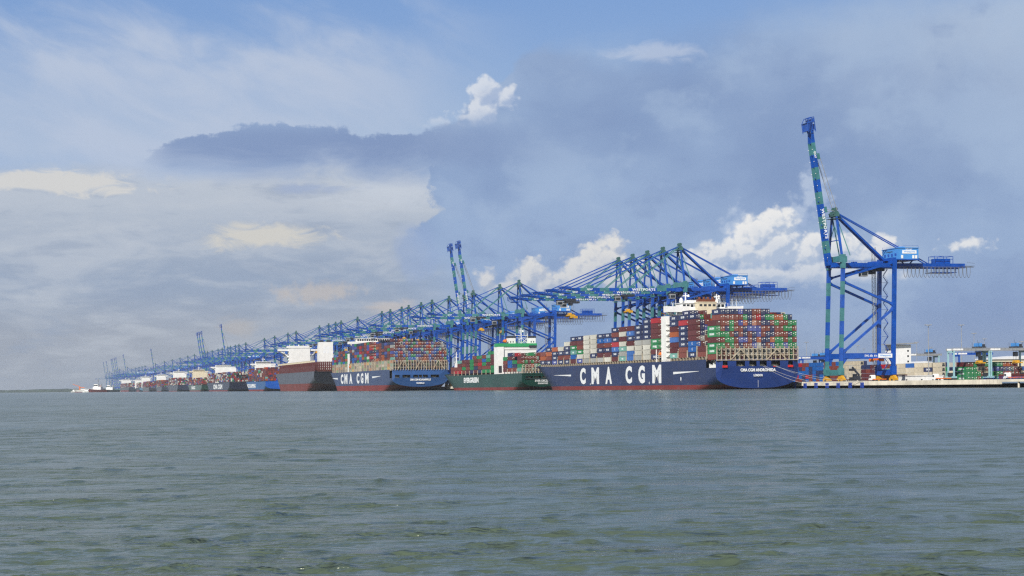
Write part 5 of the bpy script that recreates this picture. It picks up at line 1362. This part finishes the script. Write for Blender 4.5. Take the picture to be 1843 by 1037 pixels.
gantry(1779, 148, 'pale teal yard gantry at the right edge, beyond the first teal one', True)
gantry(1631, 330, 'whitish teal yard gantry in front of the white office building', True)
gantry(1722, 300, 'dark blue yard gantry half hidden behind the green container block', False, blue=True)
gantry(1428, 470, 'yard gantry close beside the navy ship stern, showing its dark trolley', True, blue=True)
gantry(1442, 440, 'yard gantry with a yellow spreader between navy stern and crane legs', True, blue=True)

def lamp(px, topy, s_, label, heads=8):
    u0 = None
    Y_ = F / s_; X_ = (px - 921.5 + ROLL * (topy - 696)) / F * Y_
    hz = CAMZ + (696.3 - topy - ROLL * (px - 921.5)) / s_
    root = empty('lamp_mast', (X_, Y_, QZ), TH); tag(root, label, 'lamp mast', 'tall lamp masts in the yard')
    H = hz - QZ
    m = MB(); m.tube([(0, 0, 0), (0, 0, H * .5), (0, 0, H)], [.36, .28, .18], 8); m.tube([(0, 0, 0), (0, 0, 1.2)], [.9, .7], 8); m.build('pole', M['grey'], root)
    m = MB(); m.tube([(0, 0, H - .5), (0, 0, H - .1)], [.7, .7], 10)
    m.beam((-2.1, 0, H - .2), (2.1, 0, H - .2), .15, .15); m.beam((0, -2.1, H - .2), (0, 2.1, H - .2), .15, .15); m.build('lamp_ring', M['grey'], root)
    hm = MB(); hm.prism([(-.4, 0), (.4, 0), (.3, .4), (-.3, .4)], -.3, .3); hme = hm.mesh('lamp_head', M['grey'])
    for k in range(heads):
        a = 2 * math.pi * k / heads; link('lamp_head', hme, root, (2.0 * math.cos(a), 2.0 * math.sin(a), H - .15), a)
for a in ((1673, 585, 2.9, 'tallest lamp mast in the yard, standing alone right of the big crane'), (1732.5, 585, 2.5, 'lamp mast rising behind the teal gantry over the green containers'),
          (1755, 600, 2.2, 'lamp mast just right of the teal gantry trolley'), (1773.5, 610, 2.0, 'shorter hazy lamp mast between the two teal gantries'), (1651.5, 616, 1.9, 'lamp mast above the small whitish gantry, left of the tallest mast'),
          (1841, 615, 2.3, 'lamp mast at the right border of the picture'), (1677.5, 625, 1.6, 'small distant lamp mast just beside the tallest one'), (1453, 616, 1.9, 'lamp mast standing between the navy stern and the big crane'),
          (1545.5, 622, 1.7, 'small lamp mast seen between the crane legs, left one'), (1556, 628, 1.5, 'small lamp mast seen between the crane legs, right one')): lamp(*a)

def building():
    u = 262; v = v_at(1613, u, 20); root = empty('office_building', P(u, v, QZ), TH); tag(root, 'white office block with a flat overhanging roof behind the container yard', 'building')
    m = MB(); m.box(0, 11, 0, 16, 0, 25.0); m.build('wall', M['white'], root)
    m = MB(); m.hexa([(-3.6, -2.5, 25.003), (14.6, -2.5, 25.603), (14.6, 18, 25.603), (-3.6, 18, 25.003), (-3.6, -2.5, 25.6), (14.6, -2.5, 26.4), (14.6, 18, 26.4), (-3.6, 18, 25.6)]); m.build('roof', M['grey'], root)
    wm = MB(); wm.box(-.04, 0, 0, 1.7, 0, 1.3); wme = wm.mesh('window', M['glass'])
    for k in range(4):
        for j in range(2): link('window', wme, root, (-.01, 2.4 + k * 3.4, 18.0 + j * 3.3))
    wm = MB(); wm.box(0, 1.2, -.04, 0, 0, 1.2); wme2 = wm.mesh('window', M['glass'])
    for j in range(3): link('window', wme2, root, (8.2, -.01, 13.0 + j * 3.6))
building()
def shed(px0, px1, u, ztop, label, name='warehouse'):
    v0 = v_at(px0, u, 8); v1 = v_at(px1, u, 8); root = empty(name, P(u, v0, QZ), TH); tag(root, label, 'warehouse')
    w = v1 - v0
    m = MB(); m.box(0, w, 0, 30, 0, ztop - 1.5); m.build('wall', M['cream'], root)
    m = MB(); m.prism([(-1, ztop - 1.49), (w + 1, ztop - 1.49), (w + 1, ztop - .6), (w * .5, ztop + 1.2), (-1, ztop - .6)], -1, 31); m.build('roof', M['roofwhite'], root)
    dm = MB(); dm.box(0, 5, -.05, 0, 0, 6.0); dme = dm.mesh('door', M['grey'])
    for k in range(max(1, int(w / 14))): link('door', dme, root, (4 + 14 * k, -.01, 0))
shed(1796, 1900, 330, 17.0, 'long warehouse with a white roof behind the right hand containers')
shed(1640, 1690, 420, 14.5, 'low white roofed shed behind the cream container row')
# low white wall and blue railing on the quay
m = MB(); ua, ub = u_at(1697, 40, QZ), u_at(1618, 40, QZ)
w_ = empty('barrier_wall', P(ua, 40, QZ), TH); tag(w_, 'long low white barrier wall on the quay right of the tall crane', 'wall')
m.box(-.3, .3, 0, ub - ua, 0, 2.6); m.build('wall', M['white'], w_); m = MB(); m.box(-.6, .6, -.3, ub - ua + .3, 2.603, 2.9); m.build('coping', M['roofwhite'], w_)
m = MB(); ub = u_at(1765, 20, QZ); ua = -330
f_ = empty('quay_railing', P(ua, 20, QZ), TH); tag(f_, 'blue railing along the quay at the right edge', 'railing')
for z in (.5, 1.0, 1.5): m.beam((0, 0, z), (0, ub - ua, z), .09, .09)
m.build('rail', M['blue'], f_); pm = MB(); pm.box(-.06, .06, -.06, .06, 0, 1.55); pme = pm.mesh('post', M['blue'])
for y in np.arange(0, ub - ua, 4.0): link('post', pme, f_, (0, float(y), 0))
def truck(u, v, rz, label, load=None):
    root = empty('terminal_truck', P(u, v, QZ), TH + rz); tag(root, label, 'truck', 'terminal trucks on the quay')
    m = MB(); m.box(-1.2, 1.2, 5.2, 7.4, .75, 3.0); m.prism([(5.25, 3.003), (7.2, 3.003), (6.8, 3.4), (5.4, 3.4)], -1.1, 1.1, 0, 'x'); m.box(-1.2, 1.2, 7.4, 8.3, .7, 1.6); m.build('cab', M['white'], root)
    m = MB(); m.box(-1.1, 1.1, 7.403, 7.44, 1.9, 2.8); m.box(-1.24, -1.203, 5.5, 7.2, 1.9, 2.8); m.box(1.203, 1.24, 5.5, 7.2, 1.9, 2.8); m.build('windscreen', M['glass'], root)
    m = MB(); m.box(-.45, .45, -7.0, 6.5, .9, 1.3); m.box(-1.2, 1.2, -7.0, -6.6, 1.0, 1.4); m.box(-1.2, 1.2, 3.0, 3.4, 1.0, 1.4); m.box(-1.2, 1.2, -2, -1.7, 1.0, 1.4); m.build('chassis', M['orange'], root)
    wm = MB(); wm.tube([(-.18, 0, 0), (.18, 0, 0)], .52, 12); wme = wm.mesh('wheel', M['rubber'])
    for y in (-6, -4.8, 3.9, 7.2):
        for x in (-1.0, 1.0): link('wheel', wme, root, (x, y, .53))
def hatch(u, v, n, label):
    root = empty('hatch_cover_stack', P(u, v, QZ), TH); tag(root, label, 'hatch covers')
    m = MB(); m.box(-6, 6, -7, 7, 0, .9); m.box(-6.1, 6.1, -7.1, -6.8, .1, .8); me = m.mesh('hatch_cover', M['maroonsteel'])
    for k in range(n): link('hatch_cover', me, root, (.15 * (k % 2), 0, k * .95 + .01))
hatch(40, 52, 4, 'stack of maroon hatch covers on the quay behind the tall crane')
hatch(-95, 50, 3, 'low stack of maroon hatch covers on the quay by the barrier wall')
truck(-70, 24, 0, 'white terminal truck on the quay between the tall crane and the barrier wall')
truck(-150, 40, 0, 'rightmost white terminal truck, under the teal gantries')
truck(-22, 14, 0, 'white terminal truck with empty trailer under the tall crane')
truck(18, 17, 0, 'white terminal truck farther along the quay behind the crane legs')
truck(-120, 34, 0, 'white terminal truck on the quay near the barrier wall')
def forklift(u, v, label):
    root = empty('reach_stacker', P(u, v, QZ), TH); tag(root, label, 'reach stacker')
    m = MB(); m.box(-1.6, 1.6, -3.5, 3.2, .9, 2.4); m.box(-1.5, 1.5, -3.5, -1.8, 2.4, 3.2); m.build('body', M['dark'], root)
    m = MB(); m.box(-.8, .8, -.9, .9, 2.403, 4.0); m.build('cab', M['glass'], root)
    m = MB(); m.beam((1.1, -2.6, 3.4), (1.1, 5.0, 7.4), .7, .8); m.box(-.6, 2.8, 4.6, 5.6, 5.6, 6.8); m.build('boom', M['dark'], root)
    wm = MB(); wm.tube([(-.35, 0, 0), (.35, 0, 0)], .85, 12); wme = wm.mesh('wheel', M['rubber'])
    for y in (-2.4, 2.4):
        for x in (-1.5, 1.5): link('wheel', wme, root, (x, y, .85))
bm_ = MB(); bm_.tube([(0, 0, 0), (0, 0, .5), (0, 0, .65), (0, 0, .9)], [.28, .24, .42, .40], 10); bme = bm_.mesh('bollard', M['dark'])
for k, u in enumerate(np.arange(-230, 14, 15.0)):
    tag(link('bollard', bme, loc=P(float(u), EDGE + 1.1, QZ)), 'small dark mooring bollard on the edge of the quay', 'bollard', 'bollards along the quay edge')
forklift(-12, 6, 'dark reach stacker just right of the crane sea legs')

# ------------------------------------------------------------------ small craft and the bulk carrier at the far left
M['offwhite'] = paint('dull_white_paint', (.52, .52, .50), .5, .1, .3)
def small_boat(px, v, L, hullm, label, cat='boat', kind='launch'):
    u = u_at(px, v, 1); root = empty('motor_boat' if kind == 'launch' else 'tug_boat', P(u, v, 0), R(70)); tag(root, label, cat)
    B = L * .28; m = MB(); N = 10
    def sec(t):
        w = B / 2 * (1 - max(0, (t - .55) / .45) ** 2); z = L * .10 + L * .05 * t * t
        return [(-w * .5, t * L - L / 2, -.6), (-w, t * L - L / 2, z), (w, t * L - L / 2, z), (w * .5, t * L - L / 2, -.6)]
    for i in range(N):
        a, b = sec(i / N), sec((i + 1) / N)
        for k in range(4): m.face([a[k], a[(k + 1) % 4], b[(k + 1) % 4], b[k]])
    m.face(sec(0)); m.build('hull', hullm, root)
    z = L * .11; m = MB(); m.box(-B * .34, B * .34, -L * .18, L * .22, z, z + L * .13); m.box(-B * .26, B * .26, -L * .02, L * .18, z + L * .13, z + L * .24); c_ = m.build('cabin', M['white'], root)
    m = MB(); m.box(-B * .27, B * .27, -L * .01, L * .185, z + L * .16, z + L * .21); m.build('windows', M['glass'], c_)
    m = MB(); m.tube([(0, 0, z + L * .24), (0, 0, z + L * .48)], L * .012, 5); m.beam((-B * .2, 0, z + L * .4), (B * .2, 0, z + L * .4), L * .015, L * .015)
    if kind == 'tug': m.tube([(B * .2, -L * .12, z + L * .13), (B * .2, -L * .12, z + L * .26)], L * .03, 8)
    m.build('mast', M['grey'], root)
small_boat(134, -260, 26, M['offwhite'], 'small white boat alone on the water at the far left', kind='launch')
small_boat(156.5, -230, 30, M['white'], 'white launch with dark windows beside the blue tug at the far left')
small_boat(146, -170, 44, M['fender'], 'blue tug in front of the white bulk carrier at the far left', 'tug', 'tug')
small_boat(199, -150, 60, hullpaint('black_tug_hull', (.02, .025, .03), .2), 'long black tug with white cabin before the last cranes', 'tug', 'tug')
small_boat(177, -200, 66, M['maroonsteel'], 'red hulled coaster with white deckhouse at the far left', 'boat', 'tug')
def bulker():
    D_ = 5600.0; xc = (158 - 921.5) / F * D_
    h = Hull(86, 17, 7.5, 1.6, zb0=1, zt0=3, La=14, sheer=2, wl0=18, dk0=12, rake=.1, bowrake=4)
    root = tag(empty('bulk_carrier', (xc + 43, D_, 0), R(90)), 'small white bulk carrier with an orange deck crane, beyond the boats at the far left', 'ship')
    a, b, c_ = h.meshes([M['offwhite'], redb]); link('hull', a, root); link('deck', b, root); link('transom', c_, root)
    m = MB(); m.box(-7, 7, 8, 19, 6, 17); m.box(-8.2, 8.2, 12, 18, 17.003, 20.5); b_ = m.build('bridge', M['white'], root); windows(b_, [(-8.26, -8.205, 13, 17, 18.2, 19.6), (8.205, 8.26, 13, 17, 18.2, 19.6)])
    m = MB(); m.box(-2.5, 2.5, 2.5, 7, 6, 20); m.build('funnel', M['red'], root)
    m = MB(); m.box(-1.5, 1.5, 66, 69, 6, 18); m.beam((0, 68, 18), (-4, 88, 25), 1.6, 1.6); m.beam((0, 68, 16), (-3, 52, 14), 1.5, 1.5); m.box(-2.4, 2.4, 65, 70, 14, 16.5); m.build('deck_crane', M['orange'], root)
    m = MB(); m.box(-6, 6, 24, 62, 6.5, 10.5); m.build('hatch_cover', M['white'], root)
bulker()

# ------------------------------------------------------------------ haze: one closed box of even, pale air
hz = MB(); hz.box(-7000, 1500, -200, 16500, -3, 150)
hm = bpy.data.materials.new('haze'); hm.use_nodes = True; nt2 = hm.node_tree; nt2.nodes.clear()
ho = nt2.nodes.new('ShaderNodeOutputMaterial'); hv = nt2.nodes.new('ShaderNodeVolumePrincipled')
hv.inputs['Color'].default_value = (.80, .88, .97, 1); hv.inputs['Density'].default_value = 3.6e-5; hv.inputs['Anisotropy'].default_value = .1
nt2.links.new(hv.outputs[0], ho.inputs['Volume'])
tag(hz.build('haze', hm), 'thin pale sea haze over the whole harbour', kind='stuff')
